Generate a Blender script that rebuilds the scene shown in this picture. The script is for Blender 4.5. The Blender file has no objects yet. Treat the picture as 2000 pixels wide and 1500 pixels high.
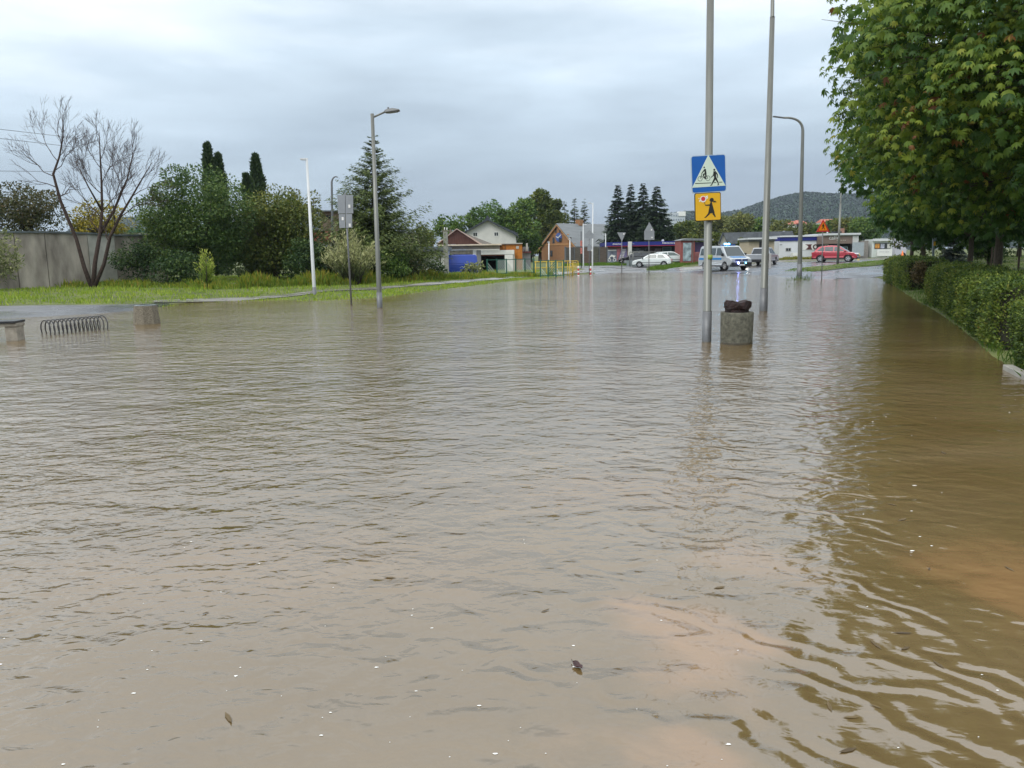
import bpy, math, random
import numpy as np
from mathutils import Vector, Matrix
R = math.radians
random.seed(7); rng = np.random.default_rng(7)
sc = bpy.context.scene; col = sc.collection

# ---------------------------------------------------------------- camera
F, HC = 1550.0, 1.6
PITCH, ROLL = math.atan(250 / F), R(1.0)
cf = Vector((0, math.cos(PITCH), -math.sin(PITCH)))
u0 = Vector((0, math.sin(PITCH), math.cos(PITCH))); r0 = Vector((1, 0, 0))
cu = u0 * math.cos(ROLL) + r0 * math.sin(ROLL)
cr = r0 * math.cos(ROLL) - u0 * math.sin(ROLL)
cam = bpy.data.objects.new('camera', bpy.data.cameras.new('camera')); col.objects.link(cam)
cam.matrix_world = Matrix(((cr.x, cu.x, -cf.x, 0), (cr.y, cu.y, -cf.y, 0), (cr.z, cu.z, -cf.z, HC), (0, 0, 0, 1)))
cam.data.sensor_width = 36; cam.data.lens = 36 * F / 2000
cam.data.clip_start = 0.1; cam.data.clip_end = 9000
sc.camera = cam

# ---------------------------------------------------------------- sky and light
SUN_EL, SUN_AZ = R(48), R(215)          # azimuth clockwise from +Y
w = bpy.data.worlds.new('World'); sc.world = w; w.use_nodes = True
nt = w.node_tree; nt.nodes.clear()
def N(t, ty, **kw):
    n = t.nodes.new(ty)
    for k, v in kw.items():
        if isinstance(v, (int, float, str, bool)) and hasattr(n, k): setattr(n, k, v)
    return n
def ramp(t, stops, interp='LINEAR'):
    n = t.nodes.new('ShaderNodeValToRGB'); n.color_ramp.interpolation = interp
    e = n.color_ramp.elements
    while len(e) < len(stops): e.new(0.5)
    for i, (p, c) in enumerate(stops):
        e[i].position = p; e[i].color = (c[0], c[1], c[2], 1) if not isinstance(c, (int, float)) else (c, c, c, 1)
    return n
tc = N(nt, 'ShaderNodeTexCoord'); sep = N(nt, 'ShaderNodeSeparateXYZ')
nt.links.new(tc.outputs['Generated'], sep.inputs[0])
mp = N(nt, 'ShaderNodeMapping'); mp.inputs['Scale'].default_value = (1.3, 1.3, 6.5); mp.inputs['Location'].default_value = (3.1, 0.4, 0.35)
nt.links.new(tc.outputs['Generated'], mp.inputs[0])
nz = N(nt, 'ShaderNodeTexNoise'); nz.inputs['Scale'].default_value = 1.5; nz.inputs['Detail'].default_value = 5; nz.inputs['Roughness'].default_value = 0.5
nt.links.new(mp.outputs[0], nz.inputs['Vector'])
m1 = N(nt, 'ShaderNodeMath', operation='MULTIPLY_ADD')
nt.links.new(nz.outputs['Fac'], m1.inputs[0]); m1.inputs[1].default_value = 0.46; m1.inputs[2].default_value = -0.22
m2 = N(nt, 'ShaderNodeMath', operation='ADD')
nt.links.new(sep.outputs['Z'], m2.inputs[0]); nt.links.new(m1.outputs[0], m2.inputs[1])
sx = N(nt, 'ShaderNodeMath', operation='MULTIPLY_ADD'); nt.links.new(sep.outputs['X'], sx.inputs[0]); sx.inputs[1].default_value = -0.09
nt.links.new(m2.outputs[0], sx.inputs[2])
rp = ramp(nt, [(0.0, (0.30, 0.36, 0.44)), (0.06, (0.30, 0.365, 0.45)), (0.14, (0.42, 0.51, 0.60)), (0.26, (0.60, 0.715, 0.82)), (0.40, (1.0, 1.08, 1.15)), (1.0, (1.40, 1.43, 1.46))])
nt.links.new(sx.outputs[0], rp.inputs[0])
bgc = N(nt, 'ShaderNodeBackground'); nt.links.new(rp.outputs[0], bgc.inputs[0])
mp2 = N(nt, 'ShaderNodeMapping'); mp2.inputs['Scale'].default_value = (2.2, 2.2, 9.0); mp2.inputs['Rotation'].default_value = (0.12, 0.08, 0.3); nt.links.new(tc.outputs['Generated'], mp2.inputs[0])
nz2 = N(nt, 'ShaderNodeTexNoise'); nz2.inputs['Scale'].default_value = 1.6; nz2.inputs['Detail'].default_value = 6; nz2.inputs['Roughness'].default_value = 0.55; nz2.inputs['Distortion'].default_value = 0.6
nt.links.new(mp2.outputs[0], nz2.inputs['Vector'])
cr2 = ramp(nt, [(0.32, 0.94), (0.5, 1.0), (0.68, 1.07)]); nt.links.new(nz2.outputs['Fac'], cr2.inputs[0]); nt.links.new(cr2.outputs[0], bgc.inputs[1])
sky = N(nt, 'ShaderNodeTexSky'); sky.sky_type = 'NISHITA'; sky.sun_disc = False; sky.sun_elevation = SUN_EL; sky.sun_rotation = SUN_AZ
bgs = N(nt, 'ShaderNodeBackground'); nt.links.new(sky.outputs[0], bgs.inputs[0]); bgs.inputs[1].default_value = 0.1
mxs = N(nt, 'ShaderNodeMixShader'); mxs.inputs[0].default_value = 0.93
nt.links.new(bgs.outputs[0], mxs.inputs[1]); nt.links.new(bgc.outputs[0], mxs.inputs[2])
wo = N(nt, 'ShaderNodeOutputWorld'); nt.links.new(mxs.outputs[0], wo.inputs[0])
sl = bpy.data.lights.new('sun', 'SUN'); sl.energy = 1.2; sl.angle = R(25); sl.color = (1, 0.97, 0.93)
so = bpy.data.objects.new('sun', sl); col.objects.link(so)
sd_ = Vector((math.sin(SUN_AZ) * math.cos(SUN_EL), math.cos(SUN_AZ) * math.cos(SUN_EL), math.sin(SUN_EL)))
so.rotation_euler = sd_.to_track_quat('Z', 'Y').to_euler(); so.location = (0, 0, 40)
sc.view_settings.view_transform = 'Standard'; sc.view_settings.look = 'None'
sc.view_settings.exposure = 0.30; sc.view_settings.gamma = 1
sc.render.engine = 'CYCLES'

# ---------------------------------------------------------------- picture point -> place
def ray(px, py):
    return cf + cr * ((px - 1000) / F) + cu * ((750 - py) / F)
def G(px, py, z=0.0):
    d = ray(px, py); k = (z - HC) / d.z
    return (d.x * k, d.y * k)
def P(px, py, Y):
    d = ray(px, py); k = Y / d.y
    return Vector((d.x * k, Y, HC + d.z * k))

# ---------------------------------------------------------------- terrain
SHORE = [(-900, 640), (-300, 630), (0, 622), (110, 616), (210, 610), (270, 604), (350, 592), (480, 585), (600, 586), (740, 582), (800, 573), (900, 561), (1000, 549),
         (1100, 539), (1150, 535), (1250, 532), (1330, 532), (1400, 535), (1480, 536), (1560, 543), (1640, 545), (1700, 539), (1724, 546),
         (1745, 558), (1785, 585), (1830, 610), (1880, 645), (1930, 690), (1985, 727), (2040, 770)]
shore = [G(*p) for p in SHORE]
lx, ly = shore[-1]
shore += [(lx - 0.41 * 9 + 0.2, ly - 9), (2.5, -25), (-70, -25)]
SH = np.array(shore)
def pip(px, py, poly):
    inside = np.zeros(px.shape, bool); n = len(poly); j = n - 1
    for i in range(n):
        xi, yi = poly[i]; xj, yj = poly[j]
        c = ((yi > py) != (yj > py)) & (px < (xj - xi) * (py - yi) / (yj - yi + 1e-12) + xi)
        inside ^= c; j = i
    return inside
def sdist(x, y):
    d = np.full(x.shape, 1e9); n = len(SH)
    for i in range(n):
        a = SH[i]; b = SH[(i + 1) % n]; ab = b - a
        t = np.clip(((x - a[0]) * ab[0] + (y - a[1]) * ab[1]) / (ab @ ab), 0, 1)
        d = np.minimum(d, np.hypot(x - a[0] - t * ab[0], y - a[1] - t * ab[1]))
    return np.where(pip(x, y, SH), -d, d)
def ground(x, y):
    x = np.asarray(x, float); y = np.asarray(y, float)
    s = sdist(x, y)
    z = np.where(s > 0, 0.5 * (1 - np.exp(-np.maximum(s, 0) / 9)), np.maximum(0.07 * s, -0.5))
    z = z - np.where(s > 0, 0.28 * np.exp(-((x - 15.5) ** 2 / 50 + (y - 84) ** 2 / 60)) * (1 - np.exp(-np.maximum(s, 0) / 4)), 0)
    t = 0.93 * x - 0.365 * y
    z = z + np.clip((t - 3.2) * 0.05, 0, 0.55) * (s > 0) * np.clip(1 - (y - 60) / 30, 0, 1)
    und = 0.03 * np.sin(x * 0.9 + 0.4 * y) * np.sin(y * 0.7 - 0.3 * x)
    return z + und * np.clip(s / 3, 0, 1)
def gz(x, y): return float(ground(np.array([x]), np.array([y]))[0])
def Gg(px, py):
    z = 0.0
    for _ in range(6):
        x, y = G(px, py, z); z = 0.5 * z + 0.5 * gz(x, y)
    x, y = G(px, py, z)
    return (x, y, gz(x, y))
def base(px, Y):
    """ground point under picture column px at distance Y"""
    py = 500
    for _ in range(5):
        v = P(px, py, Y); z = gz(v.x, Y); d = ray(px, py)
        py = py + (v.z - z) * F / Y
    v = P(px, py, Y)
    return Vector((v.x, Y, gz(v.x, Y)))

# ---------------------------------------------------------------- materials
MATS = {}
def pmat(name, c, rough=0.6, metal=0.0, var=0.0, vscale=5.0, bump=0.0, bscale=30.0, coat=0.0, emit=None, es=0.0, stretch=None, c2=None, spec=0.5):
    m = bpy.data.materials.new(name); m.use_nodes = True; t = m.node_tree
    b = t.nodes['Principled BSDF']; b.inputs['Roughness'].default_value = rough; b.inputs['Metallic'].default_value = metal
    b.inputs['Specular IOR Level'].default_value = spec
    b.inputs['Coat Weight'].default_value = coat; b.inputs['Coat Roughness'].default_value = 0.08
    if emit: b.inputs['Emission Color'].default_value = (*emit, 1); b.inputs['Emission Strength'].default_value = es
    tcn = t.nodes.new('ShaderNodeTexCoord'); vec = tcn.outputs['Object']
    if stretch:
        mpn = t.nodes.new('ShaderNodeMapping'); mpn.inputs['Scale'].default_value = stretch; t.links.new(vec, mpn.inputs[0]); vec = mpn.outputs[0]
    n = t.nodes.new('ShaderNodeTexNoise'); n.inputs['Scale'].default_value = vscale; n.inputs['Detail'].default_value = 6; t.links.new(vec, n.inputs['Vector'])
    lo = tuple(max(0, x * (1 - var)) for x in c); hi = tuple(x * (1 + var) for x in c) if c2 is None else c2
    rr = ramp(t, [(0.3, lo), (0.7, hi)]); t.links.new(n.outputs['Fac'], rr.inputs[0]); t.links.new(rr.outputs[0], b.inputs['Base Color'])
    if bump > 0:
        n2 = t.nodes.new('ShaderNodeTexNoise'); n2.inputs['Scale'].default_value = bscale; n2.inputs['Detail'].default_value = 4; t.links.new(vec, n2.inputs['Vector'])
        bp = t.nodes.new('ShaderNodeBump'); bp.inputs['Strength'].default_value = bump; bp.inputs['Distance'].default_value = 0.02
        t.links.new(n2.outputs['Fac'], bp.inputs['Height']); t.links.new(bp.outputs[0], b.inputs['Normal'])
    MATS[name] = m; return m
def leafmat(name, stops, rough=0.55, trans=0.25):
    m = bpy.data.materials.new(name); m.use_nodes = True; t = m.node_tree
    b = t.nodes['Principled BSDF']; b.inputs['Roughness'].default_value = rough; b.inputs['Specular IOR Level'].default_value = 0.35
    a = t.nodes.new('ShaderNodeAttribute'); a.attribute_name = 'tone'
    rr = ramp(t, stops); t.links.new(a.outputs['Fac'], rr.inputs[0]); t.links.new(rr.outputs[0], b.inputs['Base Color'])
    tr = t.nodes.new('ShaderNodeBsdfTranslucent'); t.links.new(rr.outputs[0], tr.inputs[0])
    mx = t.nodes.new('ShaderNodeMixShader'); mx.inputs[0].default_value = trans
    t.links.new(b.outputs[0], mx.inputs[1]); t.links.new(tr.outputs[0], mx.inputs[2])
    t.links.new(mx.outputs[0], t.nodes['Material Output'].inputs['Surface'])
    return m
GALV = pmat('galvanised_steel', (0.185, 0.19, 0.17), 0.42, 0.35, 0.12, 3, stretch=(4, 4, 0.6))
GALVD = pmat('dull_grey_steel', (0.16, 0.165, 0.17), 0.5, 0.4, 0.15, 6)
WHITEP = pmat('white_paint', (0.58, 0.60, 0.60), 0.4, 0, 0.06, 4)
DARKM = pmat('dark_metal', (0.03, 0.03, 0.032), 0.45, 0.3, 0.2, 8)
SIGNBACK = pmat('grey_sign_back', (0.27, 0.29, 0.31), 0.5, 0.2, 0.08, 4)
CONC = pmat('concrete', (0.30, 0.27, 0.22), 0.85, 0, 0.25, 9, 0.6, 60)
CONCD = pmat('weathered_concrete', (0.115, 0.112, 0.082), 0.8, 0, 0.45, 16, 0.9, 70)
GLASS = pmat('dark_glass', (0.02, 0.025, 0.03), 0.06, 0, 0.1, 3, spec=0.8)
TYRE = pmat('tyre_rubber', (0.018, 0.018, 0.019), 0.8, 0, 0.1, 5)
BLACKP = pmat('black_plastic', (0.02, 0.02, 0.022), 0.5, 0, 0.1, 5)
RIM = pmat('alloy_rim', (0.55, 0.56, 0.57), 0.3, 0.6, 0.05, 5)
BARK = pmat('bark', (0.07, 0.055, 0.04), 0.9, 0, 0.35, 12, 0.8, 30, stretch=(3, 3, 0.7))

# ---------------------------------------------------------------- mesh builder
class MB:
    def __init__(s): s.v = []; s.f = []
    def add(s, vs, fs):
        o = len(s.v); s.v += [tuple(p) for p in vs]; s.f += [tuple(i + o for i in f) for f in fs]; return s
    def box(s, x0, x1, y0, y1, z0, z1):
        return s.add([(x0, y0, z0), (x1, y0, z0), (x1, y1, z0), (x0, y1, z0), (x0, y0, z1), (x1, y0, z1), (x1, y1, z1), (x0, y1, z1)],
                     [(0, 3, 2, 1), (4, 5, 6, 7), (0, 1, 5, 4), (1, 2, 6, 5), (2, 3, 7, 6), (3, 0, 4, 7)])
    def tube(s, pts, rad, n=8, cap=True):
        pts = [Vector(p) for p in pts]; m = len(pts)
        if not isinstance(rad, (list, tuple)): rad = [rad] * m
        ref = None; vs = []
        for i, p in enumerate(pts):
            d = (pts[min(i + 1, m - 1)] - pts[max(i - 1, 0)]).normalized()
            if ref is None: ref = Vector((1, 0, 0)) if abs(d.x) < 0.8 else Vector((0, 1, 0))
            a = (ref - d * ref.dot(d)).normalized(); b = d.cross(a); ref = a
            for k in range(n):
                th = 2 * math.pi * k / n; vs.append(p + (a * math.cos(th) + b * math.sin(th)) * rad[i])
        fs = [(i * n + k, i * n + (k + 1) % n, (i + 1) * n + (k + 1) % n, (i + 1) * n + k) for i in range(m - 1) for k in range(n)]
        if cap: fs += [tuple(range(n - 1, -1, -1)), tuple((m - 1) * n + k for k in range(n))]
        return s.add(vs, fs)
    def lathe(s, prof, n=24, c=(0, 0), axis='z'):
        vs = []
        for r_, z in prof:
            for k in range(n):
                th = 2 * math.pi * k / n; a, b = r_ * math.cos(th), r_ * math.sin(th)
                vs.append((c[0] + a, c[1] + b, z) if axis == 'z' else (c[0] + a, z, c[1] + b))
        m = len(prof)
        fs = [(i * n + k, i * n + (k + 1) % n, (i + 1) * n + (k + 1) % n, (i + 1) * n + k) for i in range(m - 1) for k in range(n)]
        fs += [tuple(range(n - 1, -1, -1)), tuple((m - 1) * n + k for k in range(n))]
        return s.add(vs, fs)
    def poly_xz(s, poly, y0, y1):            # polygon in the x-z plane extruded from y0 (front) to y1
        n = len(poly)
        ar = sum(poly[i][0] * poly[(i + 1) % n][1] - poly[(i + 1) % n][0] * poly[i][1] for i in range(n))
        if ar < 0: poly = poly[::-1]
        vs = [(x, y0, z) for x, z in poly] + [(x, y1, z) for x, z in poly]
        return s.add(vs, [tuple(range(n)), tuple(range(2 * n - 1, n - 1, -1))] + [(i, i + n, (i + 1) % n + n, (i + 1) % n) for i in range(n)])
    def poly_xy(s, poly, z0, z1):
        n = len(poly)
        vs = [(x, y, z0) for x, y in poly] + [(x, y, z1) for x, y in poly]
        return s.add(vs, [tuple(range(n - 1, -1, -1)), tuple(range(n, 2 * n))] + [(i, (i + 1) % n, (i + 1) % n + n, i + n) for i in range(n)])
    def side(s, poly, hw):                   # side profile (x,z); half width depends on z
        n = len(poly)
        ar = sum(poly[i][0] * poly[(i + 1) % n][1] - poly[(i + 1) % n][0] * poly[i][1] for i in range(n))
        if ar < 0: poly = poly[::-1]
        vs = [(x, -hw(z), z) for x, z in poly] + [(x, hw(z), z) for x, z in poly]
        return s.add(vs, [tuple(range(n)), tuple(range(2 * n - 1, n - 1, -1))] + [(i, i + n, (i + 1) % n + n, (i + 1) % n) for i in range(n)])
    def build(s, name, mat, parent=None, smooth=False, bevel=0.0, loc=None):
        me = bpy.data.meshes.new(name); me.from_pydata(s.v, [], s.f); me.validate(); me.update()
        o = bpy.data.objects.new(name, me); col.objects.link(o); me.materials.append(mat)
        if parent: o.parent = parent
        if loc is not None: o.location = loc
        if smooth:
            me.polygons.foreach_set('use_smooth', [len(p.vertices) == 4 for p in me.polygons])
        if bevel > 0:
            bm = o.modifiers.new('bevel', 'BEVEL'); bm.width = bevel; bm.segments = 2; bm.limit_method = 'ANGLE'; bm.angle_limit = R(35)
        return o
def tag(o, label=None, cat=None, group=None, kind=None):
    if label: o['label'] = label
    if cat: o['category'] = cat
    if group: o['group'] = group
    if kind: o['kind'] = kind
    return o
def thing(name, label, cat, loc=(0, 0, 0), rotz=0.0, group=None):
    o = bpy.data.objects.new(name, None); col.objects.link(o); o.empty_display_size = 0.3
    o.location = loc; o.rotation_euler = (0, 0, rotz)
    return tag(o, label, cat, group)
def dup(o, loc, rotz=None, label=None, parent=None):
    c = o.copy(); col.objects.link(c)
    if parent is None:
        c.location = loc
        if rotz is not None: c.rotation_euler = (0, 0, rotz)
        if label: c['label'] = label
    else: c.parent = parent
    for ch in list(o.children): dup(ch, None, None, None, c)
    return c
def npmesh(name, V, Fc, mat, parent=None, tone=None, smooth=False):
    V = np.ascontiguousarray(V, dtype=np.float32); Fc = np.ascontiguousarray(Fc, dtype=np.int32); k = Fc.shape[1]
    me = bpy.data.meshes.new(name)
    me.vertices.add(len(V)); me.vertices.foreach_set('co', V.ravel())
    me.loops.add(Fc.size); me.loops.foreach_set('vertex_index', Fc.ravel())
    me.polygons.add(len(Fc)); me.polygons.foreach_set('loop_start', np.arange(0, Fc.size, k, dtype=np.int32))
    if tone is not None:
        a = me.attributes.new('tone', 'FLOAT', 'FACE'); a.data.foreach_set('value', np.clip(tone, 0, 1).astype(np.float32))
    me.update(calc_edges=True)
    if smooth: me.polygons.foreach_set('use_smooth', np.ones(len(Fc), bool))
    me.materials.append(mat)
    o = bpy.data.objects.new(name, me); col.objects.link(o)
    if parent: o.parent = parent
    return o
def unit(a): return a / (np.linalg.norm(a, axis=1, keepdims=True) + 1e-9)
LEAF = (np.array([(0, 0, 0), (0.30, 0.45, 0.06), (0, 1, -0.05), (-0.30, 0.45, 0.06)]), np.array([(0, 1, 2, 3)]))
def place_leaves(pos, axis, nor, size, shape=LEAF):
    """copies of a leaf shape (x across, y along axis, z normal)"""
    sv, sf = shape; n = len(pos)
    a = unit(axis); z = unit(nor - a * np.sum(nor * a, 1, keepdims=True)); x = np.cross(a, z)
    M = np.stack([x, a, z], 1) * size[:, None, None]           # n,3(axis),3
    V = np.einsum('kj,njc->nkc', sv, M) + pos[:, None, :]
    Fc = (sf[None] + (np.arange(n) * len(sv))[:, None, None]).reshape(-1, sf.shape[1])
    return V.reshape(-1, 3), Fc
# ================================================================ SETTING
def axis_pts(lo, a, b, hi, step, grow=1.25):
    mid = list(np.arange(a, b + step, step)); out = []; x, d = mid[-1], step
    while x < hi: d *= grow; x += d; out.append(x)
    pre = []; x, d = mid[0], step
    while x > lo: d *= grow; x -= d; pre.append(x)
    return np.array(pre[::-1] + mid + out)
gx = axis_pts(-4500, -45, 60, 4500, 0.6); gy = axis_pts(-80, 4, 112, 5000, 0.6)
XX, YY = np.meshgrid(gx, gy); ZZ = ground(XX.ravel(), YY.ravel())
V = np.stack([XX.ravel(), YY.ravel(), ZZ], 1); nx, ny = len(gx), len(gy)
ii = (np.arange(ny - 1)[:, None] * nx + np.arange(nx - 1)[None]).ravel()
Fq = np.stack([ii, ii + 1, ii + nx + 1, ii + nx], 1)
GRASSG = pmat('grass_ground', (0.07, 0.10, 0.02), 0.9, 0, 0.35, 0.8, 0.9, 18, c2=(0.15, 0.17, 0.045))
tag(npmesh('ground', V, Fq, GRASSG, smooth=True), kind='structure')

# flood water ----------------------------------------------------
def water_mat():
    m = bpy.data.materials.new('flood_water'); m.use_nodes = True; t = m.node_tree
    b = t.nodes['Principled BSDF']; b.inputs['Roughness'].default_value = 0.09; b.inputs['IOR'].default_value = 2.1
    g = t.nodes.new('ShaderNodeNewGeometry')
    def noise(scale, mscale, rot, detail=4, rough=0.5, dist=0.0):
        mpn = t.nodes.new('ShaderNodeMapping'); mpn.inputs['Scale'].default_value = mscale; mpn.inputs['Rotation'].default_value = (0, 0, rot)
        t.links.new(g.outputs['Position'], mpn.inputs[0])
        n = t.nodes.new('ShaderNodeTexNoise'); n.inputs['Scale'].default_value = scale; n.inputs['Detail'].default_value = detail
        n.inputs['Roughness'].default_value = rough; n.inputs['Distortion'].default_value = dist
        t.links.new(mpn.outputs[0], n.inputs['Vector']); return n
    def math_(op, a, bb, c=None):
        n = t.nodes.new('ShaderNodeMath'); n.operation = op
        for i, q in enumerate((a, bb, c)):
            if q is None: continue
            if isinstance(q, (int, float)): n.inputs[i].default_value = q
            else: t.links.new(q, n.inputs[i])
        return n.outputs[0]
    # silt colour: plumes of lighter, pinker mud
    pl = noise(0.42, (0.8, 1.5, 1), 0.5, 3, 0.5, 0.4)
    rr = ramp(t, [(0.35, (0.128, 0.086, 0.034)), (0.60, (0.155, 0.108, 0.050)), (0.72, (0.19, 0.137, 0.075))]); t.links.new(pl.outputs['Fac'], rr.inputs[0])
    acc = None          # stirred-up patches of orange pink silt close to the surface
    wob = noise(1.6, (1, 1, 1), 0, 3); wv = t.nodes.new('ShaderNodeVectorMath'); wv.operation = 'MULTIPLY_ADD'; t.links.new(wob.outputs['Color'], wv.inputs[0])
    wv.inputs[1].default_value = (1.1, 1.1, 0); t.links.new(g.outputs['Position'], wv.inputs[2])
    for (px, py, sx_, sy_, am) in ((1370, 1260, .26, .26, .55), (1450, 1090, .4, .26, .30), (1330, 1500, .26, .14, .5), (1985, 1150, .30, .40, .6), (1250, 960, 1.2, .4, .14), (500, 1120, 1.2, .5, .12)):
        gx_, gy_ = G(px, py); ds_ = t.nodes.new('ShaderNodeVectorMath'); ds_.operation = 'SUBTRACT'; t.links.new(wv.outputs[0], ds_.inputs[0]); ds_.inputs[1].default_value = (gx_ + .55, gy_ + .55, 0)
        sc_ = t.nodes.new('ShaderNodeVectorMath'); sc_.operation = 'MULTIPLY'; t.links.new(ds_.outputs[0], sc_.inputs[0]); sc_.inputs[1].default_value = (1 / sx_, 1 / sy_, 0)
        ln = t.nodes.new('ShaderNodeVectorMath'); ln.operation = 'LENGTH'; t.links.new(sc_.outputs[0], ln.inputs[0])
        e_ = math_('MULTIPLY', math_('EXPONENT', math_('MULTIPLY', math_('POWER', ln.outputs['Value'], 3.0), -0.8), 0), am)
        acc = e_ if acc is None else math_('MAXIMUM', acc, e_)
    mxc = t.nodes.new('ShaderNodeMix'); mxc.data_type = 'RGBA'; t.links.new(acc, mxc.inputs[0]); t.links.new(rr.outputs[0], mxc.inputs[6]); mxc.inputs[7].default_value = (0.31, 0.175, 0.08, 1)
    t.links.new(mxc.outputs[2], b.inputs['Base Color'])
    # waves
    big = noise(1.4, (0.85, 1.2, 1), 0.6, 2, 0.5, 0.5)
    mid = noise(4.4, (0.85, 1.15, 1), 0.5, 2, 0.5, 0.5)
    sm = noise(13, (0.8, 1.2, 1), 0.5, 2, 0.55, 0.5)
    fine = noise(7.5, (0.7, 1.3, 1), 0.55, 3, 0.6, 0.3)
    fine.noise_type = 'RIDGED_MULTIFRACTAL'
    gust = noise(0.16, (1, 1, 1), 0.2, 2)
    gr = ramp(t, [(0.38, 0.45), (0.62, 1.0)]); t.links.new(gust.outputs['Fac'], gr.inputs[0])
    # calm lee next to the hedge
    sp = t.nodes.new('ShaderNodeSeparateXYZ'); t.links.new(g.outputs['Position'], sp.inputs[0])
    tt = math_('SUBTRACT', math_('MULTIPLY', sp.outputs['X'], 0.93), math_('MULTIPLY', sp.outputs['Y'], 0.365))
    mr = t.nodes.new('ShaderNodeMapRange'); t.links.new(tt, mr.inputs[0])
    mr.inputs[1].default_value = -5; mr.inputs[2].default_value = 1.0; mr.inputs[3].default_value = 1.0; mr.inputs[4].default_value = 0.22
    amp = math_('MULTIPLY', gr.outputs[0], mr.outputs[0])
    h = math_('ADD', math_('MULTIPLY', big.outputs['Fac'], 0.044), math_('MULTIPLY', mid.outputs['Fac'], 0.032))
    h2 = math_('ADD', math_('MULTIPLY', sm.outputs['Fac'], 0.0155), math_('MULTIPLY', fine.outputs['Fac'], 0.0042))
    hh = math_('ADD', math_('MULTIPLY', h, math_('MULTIPLY_ADD', amp, 0.6, 0.4)), math_('MULTIPLY', h2, amp))
    # long bow ripples running off to the lower right
    wr = t.nodes.new('ShaderNodeVectorMath'); wr.operation = 'DOT_PRODUCT'; t.links.new(g.outputs['Position'], wr.inputs[0]); wr.inputs[1].default_value = (0.80, 0.60, 0)
    wl = noise(1.7, (1, 1, 1), 0.2, 2, 0.5); ph_ = math_('MULTIPLY', math_('ADD', wr.outputs['Value'], math_('MULTIPLY', wl.outputs['Fac'], 0.95)), 34.0)
    dm = t.nodes.new('ShaderNodeVectorMath'); dm.operation = 'DISTANCE'; t.links.new(g.outputs['Position'], dm.inputs[0]); dm.inputs[1].default_value = (1.25, 2.65, 0)
    msk = math_('EXPONENT', math_('MULTIPLY', math_('POWER', dm.outputs['Value'], 2.0), -1.3), 0)
    hh = math_('ADD', hh, math_('MULTIPLY', math_('MULTIPLY', math_('SINE', ph_, 0), msk), 0.0028))
    wr2 = t.nodes.new('ShaderNodeVectorMath'); wr2.operation = 'DOT_PRODUCT'; t.links.new(g.outputs['Position'], wr2.inputs[0]); wr2.inputs[1].default_value = (0.42, 0.91, 0)
    ph2 = math_('MULTIPLY', math_('ADD', wr2.outputs['Value'], math_('MULTIPLY', wl.outputs['Fac'], 1.6)), 22.0)
    m3_ = math_('EXPONENT', math_('MULTIPLY', math_('POWER', math_('ADD', tt, 0.4), 2.0), -0.5), 0)
    hh = math_('ADD', hh, math_('MULTIPLY', math_('MULTIPLY', math_('SINE', ph2, 0), m3_), 0.0018))
    bp = t.nodes.new('ShaderNodeBump'); bp.inputs['Strength'].default_value = 1.0; bp.inputs['Distance'].default_value = 1.15
    t.links.new(hh, bp.inputs['Height']); t.links.new(bp.outputs[0], b.inputs['Normal'])
    return m
WATER = water_mat()
wb = MB()
wb.add([(-160, -40, 0), (60, -40, 0), (60, 88, 0), (-160, 88, 0)], [(0, 1, 2, 3)])
tag(wb.build('water', WATER), kind='structure')

# draped ribbons: roads, paths ------------------------------------
def wet_mat(name, c, rough, var=0.2):
    m = pmat(name, c, rough, 0, var, 1.2, 0.25, 40); t = m.node_tree; b = t.nodes['Principled BSDF']
    tcn = t.nodes.new('ShaderNodeNewGeometry'); n = t.nodes.new('ShaderNodeTexNoise'); n.inputs['Scale'].default_value = 0.35; n.inputs['Detail'].default_value = 4
    t.links.new(tcn.outputs['Position'], n.inputs['Vector'])
    r_ = ramp(t, [(0.42, rough * 0.35), (0.62, rough * 1.5)]); t.links.new(n.outputs['Fac'], r_.inputs[0]); t.links.new(r_.outputs[0], b.inputs['Roughness'])
    return m
ASPH = wet_mat('wet_asphalt', (0.085, 0.085, 0.09), 0.28)
PATHM = wet_mat('wet_paving', (0.24, 0.23, 0.21), 0.4)
KERBM = pmat('kerb_stone', (0.34, 0.33, 0.29), 0.7, 0, 0.15, 3, 0.3, 40)
def resample(pts, n):
    pts = np.array(pts, float); d = np.r_[0, np.cumsum(np.linalg.norm(np.diff(pts, axis=0), axis=1))]
    q = np.linspace(0, d[-1], n); return np.stack([np.interp(q, d, pts[:, k]) for k in range(pts.shape[1])], 1)
def drape(name, A, B, dz, mat, na=80, nb=12):
    A = resample(A, na); B = resample(B, na); k = np.linspace(0, 1, nb)[None, :, None]
    Q = A[:, None] * (1 - k) + B[:, None] * k; Q = Q.reshape(-1, 2)
    z = ground(Q[:, 0], Q[:, 1]) + dz
    i = (np.arange(na - 1)[:, None] * nb + np.arange(nb - 1)[None]).ravel()
    Fq = np.stack([i, i + 1, i + nb + 1, i + nb], 1)
    v0 = Q[Fq[0]]; ar = (v0[1, 0] - v0[0, 0]) * (v0[2, 1] - v0[0, 1]) - (v0[1, 1] - v0[0, 1]) * (v0[2, 0] - v0[0, 0])
    if ar < 0: Fq = Fq[:, ::-1]
    return tag(npmesh(name, np.c_[Q, z], Fq, mat, smooth=True), kind='structure')
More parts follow.
